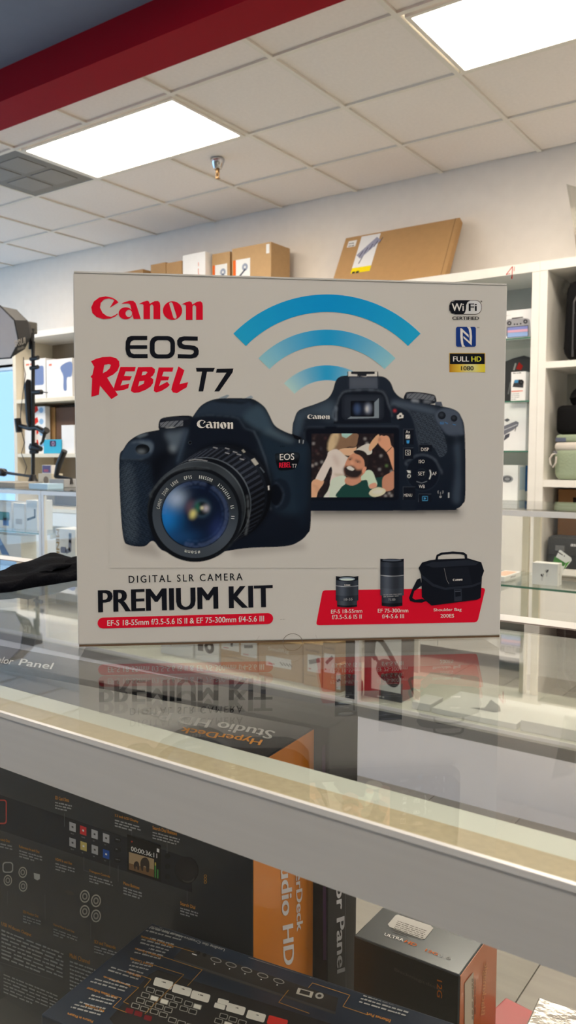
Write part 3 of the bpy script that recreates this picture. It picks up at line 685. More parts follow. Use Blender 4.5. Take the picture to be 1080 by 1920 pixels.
# --- rear body
rear = sm([(40, 600), (46, 380), (56, 325), (80, 280), (160, 250), (215, 225), (240, 190), (255, 142), (275, 120), (312, 114), (400, 112), (460, 116), (492, 122), (520, 147), (540, 192), (575, 222), (640, 238), (770, 262), (832, 280), (860, 312), (878, 390), (881, 680), (868, 732), (838, 756), (780, 763), (140, 766), (60, 760)], 5)
def vgrad(c0, c1, y0, y1):
    c0, c1 = ink(*c0), ink(*c1)
    def f(X, Y): t = np.clip((Y - y0) / (y1 - y0), 0, 1)[..., None]; return c0 * (1 - t) + c1 * t
    return f
cv.poly(k7(sm([(590, 235), (592, 200), (610, 192), (660, 194), (722, 204), (737, 216), (738, 245), (690, 250)], 3)), ink(26, 28, 34)); 
cv.poly(k7([(735, 240), (765, 240), (772, 262), (735, 258)]), ink(66, 70, 78))
cv.poly(k7(rear), vgrad((28, 33, 41), (14, 19, 28), 720, 960)); mk = cv.mask(k7(rear))
# knurled dial
def knurl(X, Y): return np.where((((X + Y) * .9) % 2.4 < 1.0)[..., None], ink(120, 120, 122), ink(44, 46, 52))
cv.poly(k7([(598, 200), (660, 198), (732, 212), (732, 236), (660, 226), (598, 224)]), knurl, 0, .9); cv.poly(k7([(622, 226), (655, 230), (655, 244), (622, 240)]), ink(120, 122, 126), .8, .8); cv.poly(k7([(680, 232), (715, 236), (715, 246), (680, 244)]), ink(100, 102, 106), .8, .8)
# shoulders, top plate light
cv.poly(k7(sm([(70, 300), (160, 262), (235, 235), (250, 260), (240, 330), (160, 300), (80, 320)])), ink(70, 82, 92), 6, .55, mk)
cv.poly(k7(sm([(530, 235), (620, 250), (740, 280), (735, 300), (640, 280), (540, 260)])), ink(70, 78, 88), 3, .8, mk)
cv.poly(k7([(70, 330), (240, 322), (240, 326), (70, 335)]), ink(12, 16, 22), .8, .7, mk)
cv.poly(k7(sm([(52, 400), (60, 330), (85, 300), (100, 320), (80, 400)])), ink(58, 70, 80), 3, .6, mk)
# hot shoe
cv.poly(k7([(322, 122), (456, 122), (458, 176), (322, 178)]), ink(58, 62, 70)); cv.poly(k7([(312, 94), (460, 94), (462, 118), (312, 118)]), ink(30, 31, 35)); cv.poly(k7([(316, 93), (330, 93), (330, 106), (360, 108), (360, 116), (404, 120), (404, 108), (444, 106), (444, 95), (456, 95), (456, 117), (316, 117)]), ink(196, 190, 182), 0, .95); cv.poly(k7([(332, 96), (442, 96), (442, 104), (332, 105)]), ink(28, 28, 32))
cv.poly(k7([(325, 128), (455, 128), (456, 170), (325, 172)]), ink(72, 75, 82), 2.5, .6)
# eyecup
cup = sm([(248, 335), (258, 240), (275, 200), (305, 182), (390, 175), (470, 180), (500, 200), (516, 240), (522, 330), (500, 342), (270, 345)], 4)
cv.poly(k7(cup), ink(17, 20, 27)); cv.stroke(k7(sm([(258, 330), (264, 245), (282, 205), (310, 188), (390, 182), (468, 187), (494, 206), (507, 245), (513, 330)], 4)[:-4]), 1.6, ink(92, 98, 106), .7, .8)
cv.poly(k7(rrect(284, 205, 490, 328, 26)), ink(26, 29, 36)); cv.poly(k7(rrect(296, 212, 478, 318, 18)), ink(38, 42, 49), 2, .7)
cv.poly(k7([(440, 245), (464, 222), (464, 318), (312, 322), (330, 310), (440, 306)]), ink(104, 110, 114)); cv.poly(k7(rrect(328, 235, 442, 312, 6)), ink(14, 15, 20)); cv.poly(k7(rrect(342, 245, 432, 305, 12)), ink(20, 22, 32)); cv.poly(k7(ell(360, 275, 14, 24)), ink(52, 66, 92), 2); cv.poly(k7(ell(412, 272, 14, 24)), ink(116, 120, 132), 2.5); cv.poly(k7(ell(407, 275, 4, 15)), ink(190, 196, 206), 1)
cv.poly(k7([(255, 262), (262, 262), (260, 330), (252, 332)]), ink(90, 96, 104), .7)
# screen
cv.poly(k7(rrect(100, 360, 562, 716, 22)), ink(13, 16, 23)); cv.stroke(k7([(104, 700), (104, 385), (110, 368), (125, 361), (560, 358)]), 1.0, ink(66, 74, 84), .7, .7)
cv.poly(k7(sm([(525, 262), (555, 262), (600, 275), (630, 310), (650, 370), (655, 440), (640, 470), (640, 760), (570, 760), (566, 350), (530, 340)])), ink(20, 25, 34), 2, .8, mk)
cv.stroke(k7(sm([(528, 260), (570, 264), (608, 284), (634, 330), (648, 400), (650, 450)], 5)[:-5]), 1.4, ink(76, 84, 92), .8, .7)
# leather thumb rest
lea = k7(sm([(622, 292), (680, 296), (726, 308), (738, 340), (762, 370), (785, 420), (792, 480), (760, 508), (735, 470), (700, 440), (655, 438), (652, 380), (636, 330)]))
nzv = nrs.rand(cv.H, cv.W)
def leather(lo, hi):
    lo, hi = ink(*lo), ink(*hi)
    def f(X, Y):
        v = np.sin(X * 1.9 + 2.5 * np.sin(Y * .9)) * np.sin(Y * 2.3 + 2.0 * np.sin(X * 1.1)); v = np.clip(.5 + .5 * v, 0, 1)[..., None]; return lo * (1 - v) + hi * v
    return f
cv.poly(lea, leather((20, 24, 31), (58, 64, 72)))
# grip, button plate
cv.poly(k7(sm([(735, 300), (770, 272), (830, 280), (858, 312), (872, 380), (866, 400), (800, 400), (760, 360), (738, 330)])), ink(62, 68, 78), 1.2, .95, mk)
for (cx, cy, r_) in ((767, 306, 19), (826, 320, 16)): cv.poly(k7(ell(cx, cy, r_, r_)), ink(18, 20, 25)); cv.poly(k7(ell(cx - 2, cy - 3, r_ * .6, r_ * .5)), ink(52, 56, 62), 1.5, .6)
cv.poly(k7(sm([(826, 420), (852, 420), (858, 700), (835, 730), (820, 700), (836, 560)])), ink(52, 60, 70), 4, .75, mk)
cv.poly(k7(sm([(790, 410), (870, 402), (872, 430), (800, 450)])), ink(12, 15, 20), 3, .6, mk)
# four way pad
cv.poly(k7(ell(675, 585, 84, 88)), ink(24, 29, 38)); cv.poly(k7(ell(675, 585, 77, 81)), ink(15, 19, 27)); cv.stroke(k7(sm([(600, 545), (618, 515), (650, 498), (690, 497), (730, 515), (752, 550), (758, 590)], 5)[:-5]), 1.2, ink(92, 98, 106), .7, .75); cv.poly(k7(ell(670, 587, 24, 26)), ink(24, 28, 36)); cv.poly(k7(ell(670, 588, 20, 22)), ink(16, 19, 26))
cv.stroke(k7(sm([(708, 570), (714, 585), (712, 600), (706, 612)], 4)[:-4]), 2.2, ink(176, 172, 168), .4); cv.stroke(k7([(645, 624), (670, 632), (696, 623)]), 1.0, ink(110, 110, 112), .4)
for (x0, y0, x1, y1) in ((582, 372, 632, 446), (582, 462, 630, 516), (657, 446, 720, 480), (580, 650, 640, 712), (655, 685, 716, 724)): cv.poly(k7([(x0, y0), (x1, y0), (x1, y1), (x0, y1)]), ink(15, 18, 25)); cv.stroke(k7([(x0, y1), (x0, y0), (x1, y0)]), .7, ink(70, 74, 80), 0, .8)
cv.poly(k7(ell(566, 310, 19, 20)), ink(12, 14, 18)); cv.poly(k7([(551, 305), (560, 300), (564, 294), (574, 294), (576, 302), (583, 304), (582, 318), (565, 320), (556, 324), (551, 318)]), ink(205, 198, 186)); cv.poly(k7(ell(567, 309, 5, 5)), ink(20, 20, 24)); cv.poly(k7(ell(540, 283, 6, 6)), ink(176, 50, 52), .7)
cv.poly(k7([(593, 399), (613, 399), (613, 417), (593, 417)]), ink(196, 190, 184)); cv.stroke(k7([(595, 416), (612, 400)]), .7, ink(20, 20, 24)); cv.poly(k7([(596, 426), (612, 426), (609, 441), (599, 441)]), ink(52, 120, 180)); cv.stroke(k7([(674, 696), (698, 696), (698, 716), (674, 716), (674, 696)]), 1, ink(66, 130, 186)); cv.poly(k7([(682, 700), (692, 706), (682, 712)]), ink(66, 130, 186))
cv.poly(k7([(797, 677), (804, 677), (804, 703), (797, 703)]), ink(150, 148, 146)); cv.poly(k7(ell(761, 698, 5, 5)), ink(160, 156, 152)); cv.poly(k7(ell(761, 698, 2.5, 2.5)), ink(20, 22, 28)); cv.stroke(k7([(761, 688), (761, 674)]), .8, ink(160, 156, 152)); cv.stroke(k7([(751, 668), (748, 674), (751, 682)]), .8, ink(160, 156, 152)); cv.stroke(k7([(771, 668), (774, 674), (771, 682)]), .8, ink(160, 156, 152))
cv.poly(k7([(598, 570), (616, 572), (618, 584), (604, 582)]), ink(176, 172, 168)); cv.poly(k7(ell(609, 598, 9, 9)), ink(176, 172, 168)); cv.poly(k7(ell(609, 598, 6, 6)), ink(20, 22, 28)); cv.stroke(k7([(604, 594), (609, 598)]), .8, ink(190, 186, 180)); cv.stroke(k7([(760, 338), (776, 338), (776, 346), (760, 346), (760, 338)]), .8, ink(46, 110, 170)); cv.stroke(k7([(782, 338), (796, 346)]), .8, ink(46, 110, 170)); cv.stroke(k7([(820, 348), (834, 352)]), .8, ink(46, 110, 170))
# --- the picture on the camera screen
ks = crop(570, 800, 5.684); scr = cv.mask(ks([(78, 72), (958, 72), (958, 752), (78, 752)]))
S = lambda pts, col, bl=0, a=1.0: cv.poly(ks(pts), ink(*col), bl, a, scr)
S([(78, 72), (958, 72), (958, 752), (78, 752)], (30, 24, 26))
for _ in range(150):
    x, y = nrs.uniform(80, 955), nrs.uniform(75, 750); r_ = nrs.uniform(3, 11); S(ell(x, y, r_, r_, 8), [(86, 52, 50), (60, 44, 46), (112, 86, 74), (66, 62, 66)][nrs.randint(4)], .7, .7)
for (x, y) in ((90, 415), (130, 398), (190, 375), (805, 455), (930, 478), (880, 415), (910, 710), (870, 735), (930, 735), (670, 180), (820, 310), (100, 180), (650, 130)): S(ell(x, y, 11, 11, 10), (178, 168, 160) if y != 415 or x < 500 else (110, 140, 80), .7, .85)
S(sm([(590, 220), (690, 180), (725, 250), (715, 290), (660, 300), (560, 260)]), (176, 166, 154)); S(sm([(690, 240), (700, 190), (740, 130), (790, 82), (805, 110), (790, 170), (730, 240), (705, 262)]), (190, 140, 104))
S(sm([(790, 170), (800, 120), (820, 92), (850, 100), (880, 95), (910, 120), (930, 200), (960, 250), (960, 460), (940, 430), (900, 310), (860, 250), (820, 215)]), (182, 128, 98)); S(sm([(800, 110), (820, 130), (810, 160), (792, 150)]), (150, 96, 76), .8, .8); cv.stroke(ks([(878, 275), (935, 220)]), 1.2, ink(30, 26, 26), 0, 1, scr)
S(sm([(255, 250), (270, 150), (310, 72), (560, 72), (572, 140), (550, 210), (470, 215), (400, 250), (300, 270)]), (112, 84, 64)); S(sm([(255, 250), (262, 160), (310, 72), (370, 74), (360, 160), (300, 260)]), (176, 152, 116), 1.5, .9); S([(398, 72), (520, 72), (450, 125), (405, 105)], (140, 168, 156)); S(sm([(370, 250), (430, 230), (530, 225), (560, 215), (545, 280), (480, 310), (400, 290)]), (190, 144, 112))
for k in range(16): S([(330 + k * 14, 90 + (k % 3) * 8), (336 + k * 14, 90), (330 + k * 12, 205), (325 + k * 12, 205)], (88, 64, 50) if k % 2 else (138, 108, 80), .7, .6)
S(sm([(120, 560), (240, 330), (260, 270), (350, 240), (440, 310), (480, 350), (440, 430), (430, 520), (300, 640), (275, 600), (300, 480), (280, 430), (210, 570), (160, 590)]), (184, 168, 156)); S(sm([(300, 300), (360, 330), (380, 420), (330, 400)]), (168, 146, 134), 2, .6); S(sm([(330, 500), (440, 515), (440, 530), (340, 520)]), (150, 134, 110), .8, .7)
S(sm([(76, 610), (120, 560), (190, 580), (210, 570), (205, 610), (150, 690), (130, 756), (76, 756)]), (192, 138, 106)); 
for k in range(3): cv.stroke(ks([(95 + k * 12, 625 + 28 * k), (150 + k * 8, 640 + 22 * k)]), 1.0, ink(140, 88, 68), .7, .8, scr)
S(sm([(270, 640), (300, 560), (400, 520), (450, 540), (440, 610), (390, 680), (360, 756), (215, 756), (250, 690)]), (172, 178, 156)); S(sm([(215, 756), (270, 680), (262, 756)]), (186, 180, 172))
S(sm([(360, 756), (380, 670), (440, 615), (560, 600), (650, 565), (800, 540), (845, 545), (840, 680), (740, 756)]), (26, 56, 50)); S(sm([(440, 600), (455, 540), (600, 530), (610, 580), (520, 628)]), (168, 116, 92))
S(sm([(840, 545), (900, 500), (962, 480), (962, 650), (870, 690), (835, 650)]), (164, 112, 88)); S(sm([(610, 570), (620, 500), (680, 462), (730, 480), (760, 550), (780, 620), (720, 660), (690, 640), (670, 570)]), (166, 176, 150)); S(sm([(695, 620), (760, 598), (775, 640), (710, 660)]), (180, 128, 104)); S(sm([(692, 715), (720, 670), (790, 645), (860, 665), (868, 700), (820, 735), (740, 748)]), (178, 168, 140)); S(sm([(720, 700), (790, 665), (850, 680), (800, 720)]), (194, 186, 160), 1.5, .7)
S(sm([(425, 450), (445, 380), (480, 320), (540, 280), (620, 290), (660, 370), (664, 450), (630, 510), (560, 545), (470, 535), (430, 500)]), (170, 116, 90)); S(sm([(530, 262), (580, 248), (650, 270), (690, 340), (675, 420), (650, 440), (640, 360), (600, 310), (545, 285)]), (34, 28, 28)); S(sm([(422, 440), (445, 420), (480, 425), (500, 410), (550, 440), (560, 460), (620, 455), (625, 480), (590, 535), (520, 550), (450, 530), (425, 490)]), (38, 30, 30), .7); S(sm([(455, 435), (490, 420), (535, 450), (520, 468), (480, 460)]), (206, 184, 170)); S(sm([(640, 430), (664, 432), (655, 470), (630, 500), (618, 470)]), (182, 124, 98))
S(sm([(470, 345), (510, 330), (512, 342), (480, 355)]), (50, 36, 34), .7); S(sm([(545, 352), (600, 372), (596, 384), (550, 366)]), (50, 36, 34), .7); S(ell(492, 352, 8, 5, 8), (30, 26, 26)); S(ell(572, 378, 8, 5, 8), (30, 26, 26)); S(sm([(505, 360), (530, 390), (515, 408), (495, 398)]), (192, 138, 108), 1, .8)
# --- front body
body = sm([(64, 380), (85, 330), (118, 285), (180, 250), (262, 233), (300, 225), (410, 215), (428, 180), (445, 152), (480, 108), (535, 80), (600, 72), (700, 72), (745, 78), (795, 112), (820, 150), (850, 208), (900, 240), (960, 262), (1005, 282), (1028, 320), (1034, 400), (1033, 700), (1015, 760), (970, 800), (900, 822), (700, 832), (500, 860), (300, 850), (235, 795), (190, 822), (112, 815), (85, 780), (70, 620)], 5)
cv.poly(k6(sm([(265, 230), (266, 190), (285, 172), (350, 162), (415, 160), (436, 170), (430, 200), (400, 232), (300, 240)], 3)), ink(20, 22, 28)); cv.poly(k6([(270, 196), (300, 190), (388, 184), (386, 212), (320, 222), (272, 218)]), knurl, 0, .9); cv.poly(k6(ell(348, 176, 70, 9)), ink(30, 32, 38)); cv.poly(k6([(300, 222), (345, 220), (345, 233), (302, 232)]), ink(150, 148, 144), .7)
cv.poly(k6([(565, 72), (610, 54), (622, 58), (602, 76)]), ink(112, 118, 122)); cv.poly(k6([(688, 78), (730, 58), (742, 68), (720, 84)]), ink(120, 126, 130))
cv.poly(k6(body), vgrad((23, 27, 34), (12, 16, 24), 740, 1040)); mf = cv.mask(k6(body))
D = lambda pts, col, bl=0, a=1.0: cv.poly(k6(sm(pts)), ink(*col), bl, a, mf)
D([(440, 165), (485, 110), (560, 84), (700, 84), (740, 110), (690, 165), (640, 166), (520, 155)], (34, 42, 52), 2); D([(690, 165), (750, 110), (790, 120), (830, 190), (840, 240), (780, 235), (720, 200)], (50, 64, 74), 3.5, .85); D([(560, 76), (690, 90), (720, 80), (690, 100), (560, 92)], (22, 26, 32), 1)
cv.stroke(k6([(440, 168), (520, 158), (640, 168), (668, 176), (700, 225), (745, 240)]), 1.0, ink(70, 82, 92), .8, .8, mf); D([(430, 170), (640, 172), (690, 225), (740, 250), (760, 330), (420, 330), (400, 260)], (15, 19, 27), 2, .9)
D([(295, 250), (350, 240), (400, 235), (385, 280), (360, 330), (330, 340), (318, 300)], (74, 82, 90), 4, .85); D([(320, 325), (335, 310), (345, 330), (330, 345)], (134, 140, 144), 3, .7)
D([(385, 240), (408, 230), (375, 390), (355, 400)], (44, 54, 66), 3, .7); cv.stroke(k6([(412, 228), (385, 310), (358, 392)]), .8, ink(70, 84, 98), .7, .7, mf)
D([(830, 225), (900, 262), (950, 285), (925, 300), (840, 270), (790, 245)], (62, 74, 82), 3, .9); D([(770, 250), (900, 300), (1000, 300), (1020, 330), (1010, 420), (1000, 640), (860, 640), (845, 500)], (26, 37, 47), 5, .8); D([(940, 400), (1000, 420), (1010, 640), (985, 720)], (18, 26, 36), 5, .6)
cv.stroke(k6([(745, 240), (770, 290), (800, 370), (825, 470), (836, 560), (830, 640)]), 1.0, ink(84, 94, 104), .7, .85, mf); cv.poly(k6([(938, 252), (985, 270), (985, 290), (950, 275)]), ink(10, 11, 15)); cv.poly(k6(ell(988, 292, 14, 14)), ink(30, 34, 40)); cv.stroke(k6([(975, 282), (975, 298)]), 1.2, ink(170, 170, 168)); cv.stroke(k6([(996, 284), (994, 302)]), 1.2, ink(150, 150, 148))
for k in range(3): cv.poly(k6(ell(880 + 9 * k, 316, 2.5, 2.5, 8)), ink(8, 9, 12))
cv.poly(k6(sm([(852, 362), (870, 350), (955, 345), (978, 360), (968, 405), (950, 430), (885, 438), (866, 425)], 4)), ink(10, 12, 16)); cv.poly(k6([(856, 360), (972, 352), (970, 372), (858, 380)]), ink(52, 58, 64), 2, .5)
cv.poly(k6(ell(875, 560, 58, 82, 32)), ink(18, 24, 33), 1.5); cv.poly(k6(ell(862, 560, 34, 56, 28)), ink(9, 12, 18)); cv.stroke(k6(sm([(850, 505), (880, 520), (895, 560), (880, 605), (850, 615)], 5)[:-5]), 1.0, ink(64, 74, 86), .7, .8)
# grip
D([(72, 378), (110, 300), (180, 278), (225, 285), (240, 320), (215, 370), (140, 382)], (40, 50, 62), 1.5, .9); D([(125, 300), (150, 290), (215, 292), (236, 315), (222, 350), (205, 330), (170, 300)], (74, 82, 90), 1.2, .9); cv.poly(k6(ell(182, 330, 36, 26, 24)), ink(13, 15, 19)); cv.poly(k6(ell(175, 342, 20, 9, 20)), ink(110, 114, 116), 2, .8); cv.stroke(k6([(68, 376), (120, 384), (190, 380)]), 1.2, ink(70, 78, 84), .8, .8, mf); D([(150, 262), (195, 250), (210, 254), (170, 272)], (84, 92, 98), 1, .8)
cv.poly(k6(sm([(72, 395), (180, 395), (230, 420), (235, 520), (210, 640), (225, 780), (190, 815), (115, 808), (88, 770), (74, 600)])), leather((14, 20, 29), (34, 43, 54)), 2, .9, mf)
cv.poly(k6(sm([(78, 430), (130, 420), (150, 600), (150, 790), (110, 790), (85, 740)])), leather((20, 28, 38), (66, 74, 82)), 5, .8, mf); D([(225, 380), (330, 330), (300, 420), (230, 520)], (8, 10, 15), 6, .8); cv.poly(k6(ell(422, 297, 8, 8, 14)), ink(8, 9, 12)); cv.stroke(k6(ell(422, 297, 8, 8, 14)), .6, ink(66, 72, 80), 0, .7)
# lens barrel: stacked circles, back to front
def barrel(t):
    cx = 588 + (440 - 588) * t; cy = 552 + (642 - 552) * t; r_ = 246 + (234 - 246) * t; return cx, cy, r_
cv.poly(k6(ell(600, 545, 248, 250, 48)), ink(9, 11, 15), 3, .8, None)
for t in np.linspace(0, 1, 64):
    cx, cy, r_ = barrel(t); X0_, Y0_ = 200 + cx / 2.7, 720 + cy / 2.7
    if t < .12: base, rib = (16, 18, 23), 0
    elif t < .2: base, rib = (24, 27, 33), 0
    elif t < .62: base, rib = (30, 32, 38), 1
    elif t < .66: base, rib = (80, 84, 88), 0
    elif t < .8: base, rib = (14, 16, 21), 0
    elif t < .83: base, rib = (74, 78, 80), 0
    else: base, rib = (44, 47, 50), 0
    bc = ink(*base)
    def fcol(X, Y, bc=bc, rib=rib, X0_=X0_, Y0_=Y0_):
        an = np.arctan2(Y - Y0_, X - X0_); sh = .45 + 1.0 * np.exp(-((an + 1.9) / .55) ** 2) + .75 * np.exp(-((an + .75) / .45) ** 2)
        if rib: sh = sh * np.where((an * 26 / math.pi) % 1 < .42, 1.75, .5)
        return bc * sh[..., None]
    cv.poly(k6(ell(cx, cy, r_, r_, 64)), fcol)
for (u, v) in ((540, 318), (600, 322), (640, 340), (675, 376), (600, 345), (660, 352)): cv.poly(k6([(u, v), (u + 22, v + 6), (u + 20, v + 10), (u - 2, v + 4)]), ink(150, 146, 142), 0, .8)
cv.poly(k6([(682, 336), (692, 330), (704, 344), (694, 350)]), ink(130, 124, 112)); cv.poly(k6([(730, 384), (748, 374), (770, 404), (752, 414)]), ink(150, 142, 130)); cv.stroke(k6([(776, 420), (798, 448)]), 2.2, ink(70, 74, 78)); cv.poly(k6([(815, 515), (823, 514), (824, 537), (817, 537)]), ink(196, 190, 182)); cv.stroke(k6([(415, 388), (445, 382), (480, 384), (510, 390)]), 1.4, ink(150, 146, 142), .5, .8)
kl = crop(270, 860, 4.696)
cv.poly(kl(ell(450, 492, 412, 418, 72)), ink(14, 16, 20)); cv.stroke(kl(sm([(72, 330), (130, 220), (230, 130), (340, 92), (450, 86), (560, 108)], 6)[:-6]), 1.1, ink(84, 88, 90), .7, .8)
def ringc(X, Y):
    an = np.arctan2(Y - (860 + 490 / 4.696), X - (270 + 452 / 4.696)); v = .62 + .28 * np.cos(an - 2.4) + .45 * np.exp(-((an - .55) / .6) ** 2); return ink(58, 63, 69) * v[..., None]
cv.poly(kl(ell(452, 490, 378, 384, 72)), ringc); cv.poly(kl(ell(450, 490, 302, 300, 64)), ink(10, 12, 18))
def glassc(X, Y):
    u = (X - 270) * 4.696; v = (Y - 860) * 4.696; c = np.zeros(X.shape + (3,)) + ink(13, 20, 36)
    g = np.exp(-(((u - 190) / 130) ** 2 + ((v - 500) / 210) ** 2))[..., None]; c = c * (1 - g) + ink(22, 92, 148) * g
    g = np.exp(-(((u - 280) / 85) ** 2 + ((v - 350) / 80) ** 2))[..., None] * .85; c = c * (1 - g) + ink(140, 150, 172) * g
    g = np.exp(-(((u - 330) / 160) ** 2 + ((v - 690) / 70) ** 2))[..., None] * .7; c = c * (1 - g) + ink(24, 56, 92) * g
    g = np.exp(-(((u - 650) / 70) ** 2 + ((v - 640) / 120) ** 2))[..., None] * .5; c = c * (1 - g) + ink(40, 52, 96) * g
    return c
cv.poly(kl(ell(450, 490, 292, 292, 64)), glassc); 
for (r_, wd, col, a) in ((286, 1.0, (92, 110, 150), .7), (268, .9, (110, 124, 160), .6), (238, .8, (64, 86, 124), .5)):
    th = np.radians(np.linspace(-60, 110, 30)); cv.stroke(kl(np.stack([455 + r_ * np.cos(th), 488 + r_ * np.sin(th)], 1)), wd, ink(*col), .7, a); th = np.radians(np.linspace(180, 290, 24)); cv.stroke(kl(np.stack([455 + r_ * np.cos(th), 488 + r_ * np.sin(th)], 1)), wd, ink(*col), .7, a * .8)
cv.poly(kl(ell(500, 450, 140, 140, 40)), ink(14, 22, 36), 3, .7); cv.poly(kl(ell(420, 430, 52, 60)), ink(96, 70, 78), 4, .6); cv.poly(kl(ell(505, 435, 82, 82, 32)), ink(44, 62, 74), 2, .8); cv.poly(kl(ell(510, 440, 62, 60, 28)), ink(18, 22, 26), 1.5); cv.poly(kl(ell(470, 430, 16, 46, 20)), ink(44, 104, 84), 2, .7); cv.poly(kl(ell(545, 438, 22, 26)), ink(170, 160, 166), 2, .9); cv.poly(kl(ell(512, 434, 14, 14)), ink(196, 178, 140), 1); cv.poly(kl(ell(430, 488, 26, 40, 20, .3)), ink(184, 172, 104), 2.5, .9)
cv.stroke(kl(sm([(640, 840), (760, 760), (840, 640), (868, 500), (850, 350)], 6)[:-6]), 1.0, ink(52, 56, 60), .7, .7); cv.stroke(kl(sm([(905, 330), (918, 440), (915, 560), (890, 660)], 6)[:-6]), 1.0, ink(130, 132, 132), .7, .7)
cv.build('camera_pictures', MP, camera_box, .00026)
# lettering on the pictures
p = Print(MP, .0004); cl = ink(206, 200, 190)
brand(p, into(369, 787, 437, 803, 1.2), cl, 1); brand(p, into(576, 777, 618, 786, 0), cl, 1)
g = lambda s_, x0, y0, x1, h_, col=cl, bold=0.0, dy=0.0: p.text(s_, (x0, y0), (x1, y0 + dy), (x0, y0 - h_), col, 1, bold)
for s_, u0, v0, u1, h_ in (('Av', 593, 392, 614, 15), ('DISP', 667, 478, 705, 17), ('ISO', 656, 536, 684, 17), ('SET', 653, 595, 686, 18), ('AF', 721, 594, 742, 16), ('WB', 656, 656, 685, 16), ('MENU', 584, 698, 624, 15)): (lambda a, c: g(s_, a[0], a[1], c[0], h_ / 2.571))(k7([(u0, v0)])[0], k7([(u1, v0)])[0])
a = k7([(592, 473), (615, 473), (615, 497), (592, 497)]); p.line(np.concatenate([a, a[:1]]), .8, cl, 1); g('Q', *k7([(598, 494)])[0], k7([(610, 494)])[0][0], 6)
a = k6([(876, 386)])[0]; g('EOS', a[0], a[1], k6([(950, 384)])[0][0], 12, cl, .01, -1); a = k6([(873, 424)])[0]; g('REBEL', a[0], a[1], k6([(934, 420)])[0][0], 9.5, ink(190, 24, 46), .03, -1); a = k6([(938, 424)])[0]; g('T7', a[0], a[1], k6([(962, 424)])[0][0], 7)
def arc_text(s_, cx, cy, r_, a0, a1, h_, flip=False):
    n = len(s_)
    for i, ch in enumerate(s_):
        if ch == ' ': continue
        an = math.radians(a0 + (a1 - a0) * (i + .5) / n); da = math.radians((a1 - a0) / n) * .36 * (0.5 if ch in '1.:-I' else 1)
        rad = np.array([math.cos(an), math.sin(an)]); tan = np.array([-rad[1], rad[0]]); c = np.array([cx, cy]) + rad * r_; w_ = abs(r_ * da); up = rad * h_
        if flip: tan, up = tan, up
        p.text(ch, c - tan * w_, c + tan * w_, c - tan * w_ + up, ink(178, 176, 172), 1, .005)
lc = kl([(452, 490)])[0]
arc_text('CANON  ZOOM  LENS   EF-S   18-55mm   1:3.5-5.6   IS   II', lc[0], lc[1], 67.5, -172, 8, 6.2); arc_text('ø58mm', lc[0], lc[1], 68.5, 82, 107, 5)
tag(p.build('picture_lettering', camera_box), kind='stuff')
# ================================================================ cartons inside the near counter
deckm = mat('black_printed_card', (20, 26, 34), 0.3, noise=(8, .12, (1, 1, 1)), coat=.1); orm = mat('orange_printed_card', (214, 128, 30), .3, coat=.4, noise=(10, .06, (1, 1, 1))); navym = mat('navy_printed_card', (20, 38, 60), .4, spec=.3)
greym = mat('graphite_foil_card', (84, 90, 94), .22, .35, noise=(9, .1, (1, 1, 1)), coat=.3)
OR = C_(226, 152, 52); LG = C_(176, 178, 180); MG = C_(110, 112, 116); WT = C_(240, 240, 240)
def box_from(name, label, cat, br, dirv, L, D, ztop, zbot, material, group=None):
    """carton given by its back right top corner, its long direction and its sizes"""
    d = np.array([dirv[0], dirv[1]]); d /= np.linalg.norm(d); nb = np.array([-d[1], d[0]])
    c = np.array(br[:2]) - d * L / 2 - nb * D / 2
    return carton(name, label, cat, (c[0], c[1], zbot), (L, D, ztop - zbot), math.atan2(d[1], d[0]), material, group, .0012)
def pm_of(o, side): 
    f = face(o, side); return PixMap(f.O, f.n)
class ClampMap:
    """a PixMap for a carton's top that never prints past its edges"""
    def __init__(s, M, o): s.M = M; s.R = mw(o); s.I = s.R.inverted(); s.s = o['_s']
    def __call__(s, x, y, off=0.0):
        q = s.I @ Vector(s.M(x, y, off)); a, b_ = s.s[0] / 2 - .003, s.s[1] / 2 - .003
        return np.array(s.R @ Vector((min(max(q.x, -a), a), min(max(q.y, -b_), b_), q.z)))
def end_cap(o, mt, name='end_panel'):
    """differently printed right end of a carton"""
    w_, d_, h_ = o['_s']; b = MB(mw(o)); b.bx(w_ / 2 - .0002, w_ / 2 + .0004, -d_ / 2 + .001, d_ / 2 - .001, .001, h_ - .001); return b.build(name, mt, o)
ZT = .944
pbr, pfr, p0 = at_z(589, 1365, ZT), at_z(482, 1440, ZT), at_z(0, 1255, ZT)
hd = box_from('recorder_box', 'large black carton with orange end standing behind the front glass, recorder panel printed on it', 'carton', pbr, pbr - p0, .46, float(np.linalg.norm(pbr - pfr)) * .985, ZT, SHZ, deckm, 'cartons inside the near counter')
end_cap(hd, orm)
M = pm_of(hd, 'top'); kA = crop(300, 1150, 2.7)
p = Print(M); p.text('HyperDeck', *kA([(527, 632), (118, 566), (505, 668)]), OR, 1, .02); p.text('Studio HD Pro', (517, 1371), (266, 1327), (508, 1386), C_(205, 205, 205), 1, .02); p.build('top_lettering', hd)
M = pm_of(hd, 'right'); p = Print(M, .0006)
p.text('HyperDeck', (550, 1577), (553, 1749), (565, 1572), C_(206, 204, 210), 1, .03); p.text('Studio HD', (525, 1582), (532, 1812), (545, 1577), C_(214, 212, 218), 1, .03); p.build('end_lettering', hd)
M = pm_of(hd, 'front'); kB = crop(0, 1440, 3.0); kC = crop(200, 1480, 3.0); p = Print(M)
gr = C_(182, 182, 188); SL = .335
def skew(cx, cy, w_, h_): return [(cx - w_, cy - h_ - w_ * SL), (cx + w_, cy - h_ + w_ * SL), (cx + w_, cy + h_ + w_ * SL), (cx - w_, cy + h_ - w_ * SL)]
